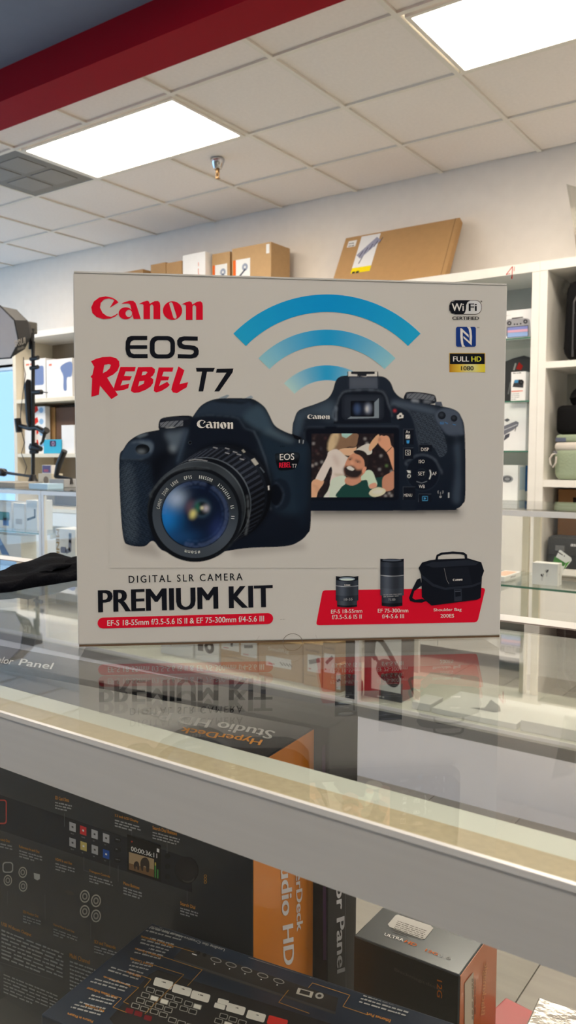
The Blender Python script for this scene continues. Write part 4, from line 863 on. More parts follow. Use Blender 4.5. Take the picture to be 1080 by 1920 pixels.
p.poly(kB([(-60, 130), (330, 262), (1010, 490), (1080, 515), (1080, 700), (640, 560), (-60, 330)]), C_(32, 36, 43), 0)     # printed machine front
p.build('machine_picture', hd); p = Print(M, .0004)
for (cx, cy, c) in ((408, 332, gr), (468, 352, C_(214, 54, 58)), (532, 373, gr), (597, 395, gr), (408, 420, gr), (470, 440, C_(206, 188, 112)), (533, 460, gr), (597, 485, C_(30, 84, 176))):
    p.poly(kB(skew(cx, cy, 18, 24)), c, 1); p.poly(kB(skew(cx, cy, 5, 5)), C_(60, 60, 64) if c is gr else WT, 2); p.dashes(*kB([(cx - 10, cy + 38), (cx + 12, cy + 45)]), (0, 1), 1, MG, 1, 2.0, int(cx), 2)
for k in range(3): p.poly(kB(ell(662, 405 + 56 * k, 22, 16, 14)), C_(14, 15, 18), 1); p.poly(kB(ell(942, 495 + 58 * k, 16, 16, 14)), C_(14, 15, 18), 1); p.dashes(*kB([(650, 402 + 56 * k), (678, 410 + 56 * k)]), (0, 2), 1, MG, 2, 1, k, 2)
tag(p.build('key_print', hd), kind='stuff')
p = Print(M, .0004); p.poly(kB([(715, 372), (905, 435), (905, 640), (715, 575)]), C_(10, 10, 12), 1); p.text('00:00:36:11', *kB([(737, 466), (884, 508), (737, 440)]), WT, 3, .01); p.poly(kB([(725, 472), (866, 512), (866, 615), (725, 570)]), C_(176, 150, 116), 2); p.poly(kB([(725, 535), (866, 572), (866, 615), (725, 570)]), C_(126, 94, 62), 3)
for (ex, ey, sc) in ((768, 550, .6), (815, 545, 1.0)):
    p.poly(kB(catmull([(ex - 26 * sc, ey - 10 * sc), (ex - 15 * sc, ey - 36 * sc), (ex + 8 * sc, ey - 40 * sc), (ex + 24 * sc, ey - 15 * sc), (ex + 22 * sc, ey + 38 * sc), (ex + 8 * sc, ey + 36 * sc), (ex + 6 * sc, ey + 10 * sc), (ex - 8 * sc, ey + 8 * sc), (ex - 10 * sc, ey + 32 * sc), (ex - 20 * sc, ey + 28 * sc)], 3)), C_(54, 44, 40), 4)
p.poly(kB([(870, 530), (877, 532), (877, 618), (870, 616)]), C_(70, 150, 70), 3); p.poly(kB([(884, 570), (891, 572), (891, 622), (884, 620)]), C_(70, 150, 70), 3); p.poly(kB([(870, 530), (877, 532), (877, 550), (870, 548)]), C_(200, 180, 70), 4); p.poly(kB([(882, 452), (896, 456), (896, 476), (882, 472)]), WT, 3); p.poly(kB(ell(742, 414, 5, 5, 8)), C_(180, 50, 30), 3); p.build('display_print', hd)
p = Print(M, .0004); p.poly(kC(ell(450, 455, 68, 76, 36)), C_(20, 20, 23), 1); p.poly(kC(ell(448, 448, 60, 68, 36)), C_(32, 31, 34), 2); p.poly(kC(ell(458, 500, 36, 26, 20)), C_(70, 66, 66), 3); p.poly(kC(ell(454, 490, 38, 26, 20)), C_(34, 33, 36), 4); 
for k in range(3): p.ring(*kC([(555, 488 + 17 * k)])[0], 1.8, 3.0, C_(176, 128, 60), 2, 10)
p.build('dial_print', hd)
p = Print(M, .0004)
for (cx, cy, r_) in ((477, 722, 28), (540, 747, 28), (477, 807, 28), (540, 832, 28), (128, 587, 24), (130, 665, 24), (44, 632, 24)):
    c = kB([(cx, cy)])[0]; p.ring(*c, r_ / 3 * .78, r_ / 3, C_(196, 192, 180), 1, 20, 1.3); p.ring(*c, r_ / 3 * .3, r_ / 3 * .55, C_(170, 166, 156), 1, 16, 1.3)
a = kB(rrect(14, 528, 74, 590, 18)); p.poly(a, C_(190, 190, 186), 1, [kB(rrect(20, 535, 68, 583, 14))]); p.poly(kB([(190, 590), (224, 598), (224, 625), (210, 632), (192, 622)]), C_(206, 206, 202), 1); a = kB(rrect(-60, 178, 38, 316, 16)); p.poly(a, C_(206, 70, 60), 1, [kB(rrect(-56, 184, 32, 308, 12))]); p.poly(kB(ell(392, 702, 26, 12, 14, .35)), C_(80, 78, 74), 1); tag(p.build('connector_print', hd), kind='stuff')
p = Print(M, .0004)
for s_, x0, y0, x1, y1, h_ in (('SD Card Slots', 310, 176, 388, 192, 18), ('2.2 inch LCD Display', 646, 276, 778, 312, 16), ('Search Dial Buttons', 858, 344, 995, 380, 18), ('HDMI In and Out', 312, 520, 405, 546, 14), ('Transport Controls', 502, 588, 618, 622, 16), ('Menu Buttons', 694, 656, 784, 684, 17), ('Search Dial', 1014, 770, 1098, 795, 18), ('Reference In and Out', 108, 448, 222, 480, 14), ('Ethernet In and Out', -60, 395, 55, 420, 14), ('SDI Monitor Out', 130, 815, 216, 842, 14), ('Optical Fiber In and Out', 300, 888, 418, 932, 14), ('SDI and Timecode', 530, 985, 650, 1020, 18)):
    ll, lr = kB([(x0, y0), (x1, y1)]); p.text(s_, ll, lr, ll + np.array([0, -h_ / 3 * 1.1]), OR, 1, .01, 1, 2); p.dashes(ll + np.array([0, 7.0]), lr + np.array([6, 9.0]), (0, 5.2), 3, LG * .85, 1, .5, int(abs(x0)), 5)
for s_, x0, y0, x1, y1, h_ in (('USB Webcam Output', 8, 890, 176, 955, 24), ('Multi Channel', 392, 1065, 505, 1105, 24)):
    ll, lr = kB([(x0, y0), (x1, y1)]); p.text(s_, ll, lr, ll + np.array([0, -8.5]), OR, 1, .015, 1, 2); lr2 = ll + (lr - ll) * (2.1 if x0 < 50 else 1.6); p.dashes(ll + np.array([0, 9.0]), lr2 + np.array([0, 9.0]), (0, 7.2), 8, LG, 1, .42, int(x0), 8)
p.dashes(*kB([(20, 1165), (330, 1290)]), (0, 6.5), 6, LG * .85, 1, .4, 77, 9); p.line(kB([(0, 1092), (290, 1190)]), .8, MG, 1)
for pts in ([(362, 255), (362, 330)], [(741, 340), (741, 405)], [(940, 420), (940, 480)], [(472, 500), (472, 575), (500, 585)], [(618, 520), (618, 600)], [(665, 550), (665, 640)], [(1052, 690), (1052, 755)], [(252, 710), (255, 850)], [(510, 870), (510, 960)], [(42, 690), (42, 770)]): p.line(kB(pts), .6, MG, 1)
p.build('copy_print', hd)
# control panel carton behind it
pr_ = at_z(672, 1333, ZT + .002); dv = np.array([1, .07]); qv = np.array([-dv[1], dv[0]]) / np.linalg.norm(dv)
pan = box_from('panel_box', 'slim black carton standing behind the orange-ended recorder carton, white rotated lettering on its end', 'carton', pr_, dv, .52, .056, ZT + .002, SHZ, mat('matt_black_card', (20, 20, 23), .45, spec=.25), 'cartons inside the near counter')
p = Print(pm_of(pan, 'top')); p.text('Panel', (34, 1247), (96, 1255), (40, 1235), WT, 1, .01); p.text('Micro Color', (-70, 1234), (22, 1246), (-64, 1222), WT, 1, .01); p.build('top_lettering', pan)
p = Print(pm_of(pan, 'right')); p.text('Color Panel', (630, 1585), (632, 1826), (645, 1580), C_(206, 206, 212), 1, .03); p.poly([(604, 1400), (610, 1396), (612, 1800), (606, 1800)], C_(50, 24, 54), .5); p.line([(647, 1600), (649, 1855)], .6, MG, 1); p.build('end_lettering', pan)
# graphite carton with orange end
ZU = .774; f1, f2, f3 = at_z(675, 1750, ZU), at_z(862, 1829, ZU), at_z(905, 1772, ZU)
dv = f2 - f1; dv[1] = dv[1] * .5 + .004; dn = dv[:2] / np.linalg.norm(dv[:2]); nb = np.array([-dn[1], dn[0]]); br = f2[:2] + nb * .085
uhd = box_from('converter_box', 'small graphite carton with orange end and a white sticker on its top', 'carton', br, dn, .094, .085, ZU, SHZ, greym, 'cartons inside the near counter')
end_cap(uhd, mat('burnt_orange_card', (188, 98, 44), .35, coat=.3)); kD = crop(640, 1640, 2.4545)
w_, d_, h_ = uhd['_s']; b = MB(mw(uhd)); b.bx(-w_ / 2 + .001, w_ / 2 - .001, -d_ / 2 - .0004, -d_ / 2 + .0002, .001, h_ - .001); b.build('front_panel', mat('dark_olive_card', (40, 40, 36), .35, coat=.4), uhd)
p = Print(pm_of(uhd, 'top'), .0003); st = [(262, 184), (412, 234), (424, 246), (384, 296), (372, 296), (222, 240), (214, 228), (250, 186)]
p.poly(kD(st), C_(214, 212, 210), 1); p.dashes(*kD([(258, 214), (395, 262)]), (-1.6, 3.2), 7, C_(110, 108, 106), 2, .35, 4, 8); p.build('sticker', uhd)
p = Print(pm_of(uhd, 'top'), .0003); p.text('ULTRA', *kD([(196, 279), (284, 308), (202, 267)]), WT, 1, .01); p.text('HD', *kD([(287, 310), (340, 330), (300, 300)]), C_(226, 116, 50), 1, .02); p.text('12G', *kD([(384, 350), (440, 372), (392, 340)]), C_(226, 116, 50), 1, .02); p.text('3.0', *kD([(446, 374), (500, 392), (452, 364)]), LG, 1, .01); p.build('top_lettering', uhd)
p = Print(pm_of(uhd, 'front'), .0008); p.text('Blackmagicdesign', *kD([(245, 448), (470, 545), (245, 428)]), C_(96, 94, 88), 1, .0); p.text('12G', *kD([(440, 482), (440, 562), (464, 490)]), C_(196, 110, 40), 1, .01); p.build('front_lettering', uhd)
p = Print(pm_of(uhd, 'right'), .0008); p.text('Blackmagic', (899, 1905), (906, 1806), (909, 1902), C_(216, 160, 118), 1, .01); p.poly(kD([(568, 500), (608, 448), (608, 690), (568, 690)]), C_(200, 186, 170), 1); p.dashes((886, 1835), (886, 1915), (2.8, 0), 3, C_(120, 100, 84), 2, .4, 8, 6); p.build('end_lettering', uhd)
# switcher carton lying flat in front
ZA = .804; bl, fl2, b2 = at_z(285, 1730, ZA), at_z(67, 1892, ZA), at_z(677, 1850, ZA)
dn = (b2 - bl)[:2]; dn /= np.linalg.norm(dn); ang = math.atan2(dn[1], dn[0]) * .82; dn = np.array([math.cos(ang), math.sin(ang)])
sw = box_from('switcher_box', 'navy carton lying flat at the front, printed with white and red keys', 'carton', np.array(bl[:2]) + dn * .3, dn, .3, .121, ZA, .729, navym, 'cartons inside the near counter')
low = box_from('lower_box', 'dark carton with a white tag under the flat switcher carton', 'carton', np.array(bl[:2]) + dn * .29, dn, .31, .118, .7288, SHZ, mat('soft_black_card', (38, 38, 40), .5), 'cartons inside the near counter')
w_, d_, h_ = low['_s']; p = Print(face(low, 'front')); p.rect(.012, .02, .03, .085, C_(170, 170, 166), 1); p.build('tag', low)
M = ClampMap(pm_of(sw, 'top'), sw); p = Print(M)
p.poly([(325, 1796), (346, 1775), (634, 1871), (629, 1897)], C_(50, 48, 48), 1); p.poly([(327, 1797), (629, 1898), (629, 1902), (325, 1801)], C_(74, 72, 72), 1)
p.poly(kC([(290, 1015), (320, 1025), (1300, 1330), (1500, 1600), (0, 1600), (15, 1290), (240, 1040)]), C_(38, 37, 39), 1); p.build('machine_picture', sw)
p = Print(M, .0004)
for (u, v) in ((615, 960), (700, 987), (787, 1015), (878, 1047), (968, 1078)): c = kC([(u, v)])[0]; o_ = ell(c[0], c[1], 11, 4.6, 16, .3); p.poly(o_, C_(150, 148, 144), 2, [ell(c[0], c[1], 9, 3.2, 16, .3)]); p.poly(ell(c[0] - 3, c[1] + 7.5, 1.3, 1.1, 8), WT, 2)
for (u, v) in ((515, 920), (550, 932)): p.poly(ell(*kC([(u, v)])[0], 4, 3.5, 12), C_(14, 14, 16), 2)
p.poly([(559, 1852), (588, 1860), (584, 1871), (555, 1863)], C_(190, 186, 178), 2, [[(564, 1855), (582, 1860), (580, 1867), (561, 1862)]]); p.ring(599, 1867, 4, 8, C_(176, 174, 170), 2, 16, .75); p.dashes((360, 1789), (384, 1797), (0, 3), 1, WT, 2, .6, 1, 2); p.build('port_print', sw)
p = Print(M, .0004)
def key(u, v, a, c_, col, lay=2):
    c = kC([(u, v)])[0]; q = rrect(-a, -c_, a, c_, min(a, c_) * .35, 3); q = np.array([(c[0] + x - y * .32, c[1] + y + x * .28) for x, y in q]); p.poly(q, col, lay); return c
wk = C_(250, 247, 240)
for (u, v) in ((318, 1092), (423, 1130), (527, 1165), (726, 1236), (840, 1276)): c = key(u, v, 17, 7.5, wk); p.dashes((c[0] + 5, c[1] - .5), (c[0] - 5, c[1] - 3), (0, 2), 1, C_(90, 88, 84), 3, 1, u, 2)
for (u, v) in ((655, 1195), (636, 1220)): key(u, v, 10, 4.5, wk)
key(960, 1308, 18, 8, C_(240, 48, 42))
for (u, v) in ((128, 1246), (178, 1262), (232, 1286)): key(u, v, 7, 4.5, C_(120, 24, 34))
p.build('large_key_print', sw); p = Print(M, .0004)
grid_keys = [(246 + 50 * i - 28 * j, 1128 + 18 * i + 30 * j) for j in range(4) for i in range(2)] + [(352 + 50 * i - 28 * j, 1166 + 18 * i + 28 * j) for j in range(4) for i in range(2)] + [(460 + 50 * i - 26 * j, 1206 + 16 * i + 28 * j) for j in range(2) for i in range(2)] + [(658 + 52 * i - 28 * j, 1276 + 18 * i + 28 * j) for j in range(2) for i in range(3)] + [(370 + 50 * i, 1298 + 18 * i) for i in range(3)]
for n_, (u, v) in enumerate(grid_keys): key(u, v, 7.6, 4.6, C_(168, 166, 160)); key(u, v, 6.2, 3.4, C_(20, 20, 22) if n_ % 7 != 3 else wk, 3)
p.build('small_key_print', sw); p = Print(M, .0004)
for s_, st_, en_, h_ in (('Rear Panel Connections', (378, 878), (196, 822), 14), ('Transition Selection', (310, 938), (162, 890), 14), ('Record Controls', (262, 985), (135, 945), 13), ('HDMI Out', (195, 1046), (112, 1020), 13), ('Streaming Controls', (138, 1100), (-15, 1045), 13), ('Disk Status Indicator', (62, 1166), (-110, 1110), 13), ('Key Controls', (-12, 1240), (-118, 1205), 13), ('Picture in Picture', (-75, 1300), (-218, 1255), 13)):
    ll, lr = kC([(st_[0], st_[1]), en_]); up = np.array([-1.6, 4.6]); p.text(s_, ll, lr, ll + up, OR, 2, .015, 1, 2); p.dashes(ll + np.array([12.5, -9.5]), lr + np.array([4, -9.5]), (4.6, -5.6), 3, LG, 2, -.4, abs(st_[0]), 6)
p.text('Leading the Creative Video Revolution', *kC([(668, 893), (238, 758), (660, 912)]), C_(190, 190, 190), 2, .01)
p.text('Ethernet Port', (733, 1912), (688, 1898), (731, 1917), OR, 2, .015, 1, 2); p.dashes((760, 1905), (670, 1878), (4.5, -5.5), 4, LG, 2, -.4, 9, 8); p.line([(466, 1795), (560, 1825), (690, 1862), (780, 1890)], .8, C_(150, 150, 150), 2); p.build('copy_print', sw)
p = Print(M, .0006)
for pts in ([(380, 882), (490, 915)], [(312, 940), (538, 1015), (455, 1105)], [(264, 988), (434, 1042), (215, 1262)], [(196, 1048), (250, 1068), (210, 1115)], [(140, 1104), (180, 1115), (95, 1195), (125, 1208)], [(64, 1168), (85, 1175), (35, 1225), (110, 1255)], [(1022, 1130), (968, 1198), (1140, 1260)]): p.line(kC(pts), .9, C_(196, 142, 60), 3)
p.line([(578, 1852), (586, 1843), (656, 1866), (643, 1887), (690, 1903)], .9, C_(196, 142, 60), 3); p.build('callout_lines', sw)
# two cartons at the lower right
c1 = at_z(1015, 1870, .70); fo = carton('foil_box', 'small carton with a shiny silver lid at the lower right corner', 'carton', (c1[0] + .075, c1[1] - .03, SHZ), (.15, .07, .70 - SHZ), math.radians(4), mat('silver_foil_card', (176, 172, 166), .18, .5, noise=(12, .3, (1, 1, 1)), bump=(30, .25)), 'cartons inside the near counter')
w_, d_, h_ = fo['_s']; b = MB(mw(fo)); b.bx(-w_ / 2 + .0005, w_ / 2 - .0005, -d_ / 2 - .0005, d_ / 2 - .0005, .001, h_ - .002); b.build('sleeve', mat('brown_print_card', (56, 44, 38), .5), fo)
c2 = at_z(1000, 1893, .678); carton('red_box', 'small red carton beside the silver-lidded carton', 'carton', (c2[0] - .012, c2[1] - .02, SHZ), (.035, .04, .678 - SHZ), math.radians(-8), mat('red_card', (204, 60, 66), .35, coat=.4), 'cartons inside the near counter')

# black folded cloth on the back left of the counter
clm = mat('black_woven_cloth', (6, 8, 15), .9, spec=.05, noise=(160, .25, (1, 1, 1)), bump=(300, .25))
fr = [(-110, 1102), (-50, 1113), (0, 1113), (22, 1111), (60, 1103), (100, 1097), (140, 1090), (200, 1082), (260, 1074)]
xs_ = np.linspace(0, 1, 41); fpt = np.array([at_z(x, y, GZ)[:2] for x, y in fr]); tt = np.linspace(0, 1, len(fr))
FX = np.interp(xs_, tt, fpt[:, 0]); FY = np.interp(xs_, tt, fpt[:, 1]); vs = []; fs = []; rows = 22
for j in range(rows):
    v_ = j / (rows - 1)
    for i in range(41):
        Yb = .80 + .012 * math.sin(i * .3); x = FX[i] + v_ * (-.10 - .02 * math.sin(i * .4)); y = FY[i] + (Yb - FY[i]) * v_
        edge = min(v_ / .06, (1 - v_) / .10, i / 2.0, (40 - i) / 2.0, 1.0)
        z = GZ + .0006 + edge * (.0105 + .0028 * math.sin(i * .35 + 9 * v_) + .0018 * math.sin(i * .9 - 14 * v_) + (.003 if v_ > .45 else 0))
        vs.append((x, y, z))
for j in range(rows - 1):
    for i in range(40): a = j * 41 + i; fs.append((a, a + 1, a + 42, a + 41))
rim = [i for i in range(41)] + [j * 41 + 40 for j in range(1, rows)] + [(rows - 1) * 41 + i for i in range(39, -1, -1)] + [j * 41 for j in range(rows - 2, 0, -1)]
fs.append(rim[::-1])
tag(mesh_obj('folded_cloth', vs, fs, clm, smooth=True), 'black folded cloth lying on the glass counter left of the camera box', 'cloth')
# ================================================================ goods in the far showcases
def px_carton(name, label, cat, xl, xr, yb, yt, Yf, depth, material, group=None, rz=0.0, zb=None, bev=.0015):
    """carton whose front face (at depth Yf) spans xl..xr and yb..yt in the photograph"""
    a, c = at_y(xl, yb, Yf), at_y(xr, yb, Yf); zt = at_y((xl + xr) / 2, yt, Yf)[2]; z = a[2] if zb is None else zb
    return carton(name, label, cat, ((a[0] + c[0]) / 2, Yf + depth / 2, z), (c[0] - a[0], depth, zt - z), rz, material, group, bev)
DZ = .2821; AC = 'accessory boxes on the showcase deck'
sticker = C_(232, 234, 234)
def label_on(o, u0, v0, u1, v1, col=sticker, lay=0, side='front', nm='label', draw=None):
    w_, d_, h_ = o['_s']; W_ = d_ if side in ('right', 'left') else w_; p = Print(face(o, side), .0004)
    p.rect(u0 * W_, v0 * h_, u1 * W_, v1 * h_, col, lay)
    if draw: draw(p, W_, h_)
    return p.build(nm, o)
acc = [(485, 567, 1202, 2.62, 'kraft box with white lettering and a wide white label behind the glass', .16), (569, 603, 1207, 2.61, 'narrow kraft box with a dark bar on its label', .15), (605, 628.5, 1204, 2.605, 'narrow kraft box with a slanted bar on its label', .14), (629.5, 639, 1246, 2.60, 'short kraft box beside the black showcase post', .1), (414, 484, 1196, 2.64, 'kraft box with two white labels left of the wide-label kraft box', .16)]
ab = []
for (xl, xr, yt, Yf, lb, dp) in acc: ab.append(px_carton('accessory_box', lb, 'box', xl, xr, 1300, yt, Yf, dp, kraft2, AC, zb=DZ))
GZr = C_(70, 70, 74); RD = C_(196, 96, 96)
def lab(o, rects, bars=(), words=()):
    w_, d_, h_ = o['_s']; p = Print(face(o, 'front'), .0004)
    for (a, b_, c, d) in rects: p.rect(a * w_, b_ * h_, c * w_, d * h_, sticker, 0); p.rect((a + .06) * w_, (b_ + .05) * h_, (a + .2) * w_, (b_ + .08) * h_, RD, 1)
    for (a, b_, c, d, t) in bars: p.line([(a * w_, b_ * h_), (c * w_, d * h_)], t * w_, GZr, 2)
    for (s_, a, b_, c, d, col) in words: p.text(s_, (a * w_, b_ * h_), (c * w_, b_ * h_), (a * w_, d * h_), col, 2, .02)
    p.build('front_label', o)
lab(ab[0], [(.17, .3, .75, .56)], [(.5 + .07 * k, .44, .56 + .07 * k, .38, .02) for k in range(4)], [('SmallRig', .22, .68, .7, .8, C_(222, 214, 200))])
lab(ab[1], [(.22, .34, .95, .74)], [(.35, .56, .85, .64, .2)], [('SmallRig', .1, .8, .85, .87, C_(100, 80, 60)), ('SmallRig', .1, .22, .7, .27, C_(140, 110, 80))])
lab(ab[2], [(.1, .36, .95, .76)], [(.3, .56, .75, .7, .22)], [('SmallRig', .1, .84, .9, .9, C_(110, 88, 64))])
lab(ab[3], [(.1, .1, .95, .7)], [(.3, .4, .8, .46, .4)], [('SmallRig', .15, .76, .85, .84, C_(110, 80, 60))])
lab(ab[4], [(.02, .55, .5, .92), (.55, .45, .97, .93)], [(.3, .7, .32, .9, .06), (.65, .75, .85, .8, .06)], [('SmallRig', .15, .3, .6, .36, C_(130, 100, 74))])
for (xl, xr, yt, lb, kind) in ((366, 411, 1196, 'white box with a round black device printed on it in the showcase', 0), (302, 362, 1190, 'white box with a dark gimbal printed on it, left in the kraft row', 1)):
    o = px_carton('device_box', lb, 'box', xl, xr, 1280, yt, 2.66, .12, boxw, AC, zb=DZ); w_, d_, h_ = o['_s']; p = Print(face(o, 'front'), .0004)
    if kind == 0: p.rect(.12 * w_, .4 * h_, .35 * w_, .95 * h_, GZr, 1); p.ring(.6 * w_, .62 * h_, .01, .028, C_(40, 40, 44), 2)
    else: p.line([(.3 * w_, .5 * h_), (.4 * w_, .9 * h_), (.7 * w_, .8 * h_)], .014, C_(50, 50, 56), 1)
    p.build('front_print', o)
# headphone carton
hp = px_carton('headphone_box', 'dark carton with black headphones on a white panel beside the black post', 'box', 682, 752, 1340, 1190, 2.62, .1, boxdark, zb=DZ); w_, d_, h_ = hp['_s']
p = Print(face(hp, 'front'), .0004); p.rect(.2 * w_, .14 * h_, .985 * w_, .985 * h_, C_(226, 230, 232), 0); bk = C_(34, 35, 38)
arc = catmull([(.3, .62), (.24, .8), (.3, .92), (.45, .9), (.65, .75), (.9, .5), (.96, .42)], 6)[:-6]; arc = arc * np.array([w_, h_]); p.line(arc, .02, bk, 1); p.poly(ell(.62 * w_, .46 * h_, .3 * w_, .17 * h_, 24, -.5), bk, 2); p.poly(ell(.76 * w_, .34 * h_, .2 * w_, .12 * h_, 24, -.5), C_(22, 22, 25), 3); p.line([(.34 * w_, .6 * h_), (.5 * w_, .5 * h_)], .012, bk, 1); p.dashes((.36 * w_, .05 * h_), (.75 * w_, .05 * h_), (0, .01), 1, LG, 1, .7, 3, 3); p.build('front_print', hp)
# low white boxes
PB = 'flat white boxes on the showcase deck'
s1 = px_carton('white_box', 'small white box between the headphone carton and the flat white boxes', 'box', 772, 806, 1345, 1318, 2.585, .11, boxw, PB, zb=DZ)
s2 = px_carton('white_box', 'flat white box with a grey chevron on its lid', 'box', 809, 968, 1372, 1342, 2.58, .25, boxw, PB, zb=DZ)
p = Print(face(s2, 'top'), .0004); w_, d_, h_ = s2['_s']; p.poly([(.36 * w_, .3 * d_), (.5 * w_, .42 * d_), (.44 * w_, .85 * d_), (.62 * w_, .62 * d_), (.7 * w_, .4 * d_), (.66 * w_, .3 * d_)], C_(150, 152, 154), 0); p.build('lid_print', s2)
s3 = px_carton('white_box', 'flat white box right of the one with the chevron', 'box', 975, 1105, 1400, 1362, 2.58, .22, boxw, PB, zb=DZ)
# earbuds box and card on the glass shelf
eb = px_carton('earbuds_box', 'small white box with a pair of earbuds printed on it, on the glass shelf', 'box', 997, 1045, 1103, 1056, 2.66, .045, boxw, zb=SH3 + .0002); w_, d_, h_ = eb['_s']
p = Print(face(eb, 'front'), .0003); lgy = C_(190, 190, 192)
for (u, v, s_) in ((.4, .45, 1), (.58, .66, -1)):
    p.poly(ell(u * w_, v * h_, .07 * w_, .07 * h_, 14), C_(206, 206, 208), 1); p.line([(u * w_, v * h_), (u * w_, (v - .24) * h_)], .05 * w_, C_(212, 212, 214), 1); p.poly(ell((u - .03 * s_) * w_, (v + .01) * h_, .025 * w_, .035 * h_, 10), C_(50, 50, 54), 2); p.poly(ell((u + .05) * w_, (v + .05) * h_, .02 * w_, .02 * h_, 8), C_(70, 70, 72), 2)
p.build('earbuds_print', eb); p = Print(face(eb, 'right'), .0003); p.rect(.5 * d_, 0.02 * h_, .54 * d_, .98 * h_, C_(150, 150, 152), 1); p.rect(.25 * d_, .5 * h_, .32 * d_, .56 * h_, GZr, 1); p.build('side_print', eb)
cpt = at_y(1048, 1056, 2.735); Mc = Matrix.Translation(Vector((cpt[0], 2.735, SH3 + .001))) @ Matrix.Rotation(math.radians(-4), 4, 'X')
b = MB(Mc); b.bx(-.018, .034, -.0004, .0004, 0, .078); 
card = empty('gift_card', (cpt[0], 2.735, SH3)); tag(card, 'white and green card propped up at a tilt behind the earbuds box', 'card'); PMc = PixMap((0, 2.735, 0), (0, -1, 0))
q = [(1036, 1056), (1049, 1031), (1052, 1032), (1071, 1046), (1072, 1051), (1058, 1068), (1040, 1102), (1020, 1088)]; fr_ = [PMc(x, y) for x, y in q]; b = MB(); b.prism(fr_, (0, .001, 0)); b.build('card', boxw, card)
p = Print(PMc, .0004); gn = C_(96, 176, 72); p.poly([(1037, 1054), (1040, 1043), (1061, 1056), (1057, 1062)], C_(84, 140, 80), 1); p.poly([(1057, 1068), (1061, 1056), (1069, 1052), (1058, 1067)], gn, 1); p.dashes((1046, 1036), (1060, 1045), (-1, 2), 1, C_(80, 80, 80), 1, .9, 2, 2); p.build('card_print', card)
ph = px_carton('tablet_box', 'flat white tablet box on the glass shelf beside the camera box', 'box', 915, 946, 1096, 1080, 2.66, .16, boxw, zb=SH3 + .0002); w_, d_, h_ = ph['_s']
p = Print(face(ph, 'right'), .0003); p.text('iPad', (.35 * d_, .3 * h_), (.65 * d_, .3 * h_), (.35 * d_, .65 * h_), C_(120, 120, 122), 1); p.build('side_lettering', ph); p = Print(face(ph, 'top'), .0003); p.poly(rrect(.1 * w_, .1 * d_, .9 * w_, .9 * d_, .01), C_(222, 190, 172), 0); p.build('lid_print', ph)
# left showcase goods behind glare
LS = 'boxes in the far left showcase'
gb = px_carton('gimbal_box', 'white box with a grey gimbal arm print behind glass left of the camera box', 'box', 105, 142, 1068, 992, 2.66, .12, boxw, LS, zb=.6603); w_, d_, h_ = gb['_s']
p = Print(face(gb, 'front'), .0004); bg_ = C_(130, 138, 164); p.line([(.55 * w_, .28 * h_), (.72 * w_, .34 * h_), (.74 * w_, .62 * h_)], .022, bg_, 1); p.poly(ell(.74 * w_, .8 * h_, .07 * w_, .05 * h_, 14), bg_, 1); p.line([(.74 * w_, .6 * h_), (.75 * w_, .85 * h_)], .02, bg_, 1); p.poly(rrect(.25 * w_, .22 * h_, .55 * w_, .42 * h_, .01), bg_, 1); p.text('MINI', (.04 * w_, .98 * h_), (.04 * w_, .2 * h_), (.2 * w_, .98 * h_), C_(196, 170, 130), 1, .02); p.build('front_print', gb)
for n_, (xl, xr, yb, yt, lb, c) in enumerate(((-40, 22, 998, 940, 'white box with a teal device print at the left edge in the showcase', (70, 150, 160)), (26, 46, 998, 944, 'slim white box next to the teal-print box in the showcase', (190, 186, 184)), (50, 70, 998, 938, 'tall white box with a dark rod printed on it in the showcase', (70, 74, 84)), (-30, 40, 1064, 1002, 'wide white box with blue stripes low in the far left showcase', (110, 150, 205)))):
    o = px_carton('showcase_box', lb, 'box', xl, xr, yb, yt, 2.68, .1, boxw, LS, zb=(SH1 if n_ < 3 else .6) + .0003); w_, d_, h_ = o['_s']; p = Print(face(o, 'front'), .0004); cc = C_(*c)
    if n_ == 0: p.poly(rrect(.2 * w_, .3 * h_, .95 * w_, .62 * h_, .01), cc, 1); p.rect(.75 * w_, .1 * h_, .92 * w_, .4 * h_, C_(80, 130, 200), 1)
    elif n_ == 2: p.line([(.1 * w_, .35 * h_), (.8 * w_, .45 * h_), (.8 * w_, .7 * h_)], .012, cc, 1)
    elif n_ == 3: p.poly([(.3 * w_, .95 * h_), (.42 * w_, .95 * h_), (.7 * w_, .3 * h_), (.5 * w_, .3 * h_)], cc, 1); p.rect(.05 * w_, .1 * h_, .9 * w_, .2 * h_, cc, 1)
    else: p.rect(.2 * w_, .2 * h_, .8 * w_, .4 * h_, cc, 1)
    p.build('front_print', o)

# ================================================================ things on the far counter: softbox on its stand, arm stand
P0 = at_y(62, 905, 2.95); P0[2] = FZ; Yp = P0[1]; pole = lambda x, y, Y=Yp: at_y(x, y, Y)
stand = empty('light_stand', (P0[0], P0[1], FZ)); tag(stand, 'black light stand on the far left counter holding arms and a softbox', 'light stand')
b = MB(); b.lathe((P0[0], P0[1], FZ + .0002), [(.05, 0), (.05, .012), (.03, .02), (.018, .05), (.018, .06)]); b.build('base', blackm, stand, True)
b = MB(); b.tube([pole(62, 890), pole(62, 640)], .0105); b.build('pole', blackm, stand)
for (y, dx) in ((673, 8), (690, 6), (835, 0), (848, 4)): b = MB(); a = pole(62, y); b.tube([a + np.array([-.02, 0, 0]), a + np.array([.03 + dx * .002, 0, .004])], .012, 8); b.build('clamp', blackm, stand)
b = MB(); b.tube([pole(54, 712), pole(52, 722), pole(56, 790), pole(57, 805)], [.012, .022, .022, .012], 10); b.build('arm', blackm, stand)
b = MB(); b.tube([pole(62, 736), pole(78, 735), pole(79, 735)], [.014, .014, .006], 10).tube([pole(79, 735), pole(89, 736)], .003, 6); b.build('spigot', blackm, stand)
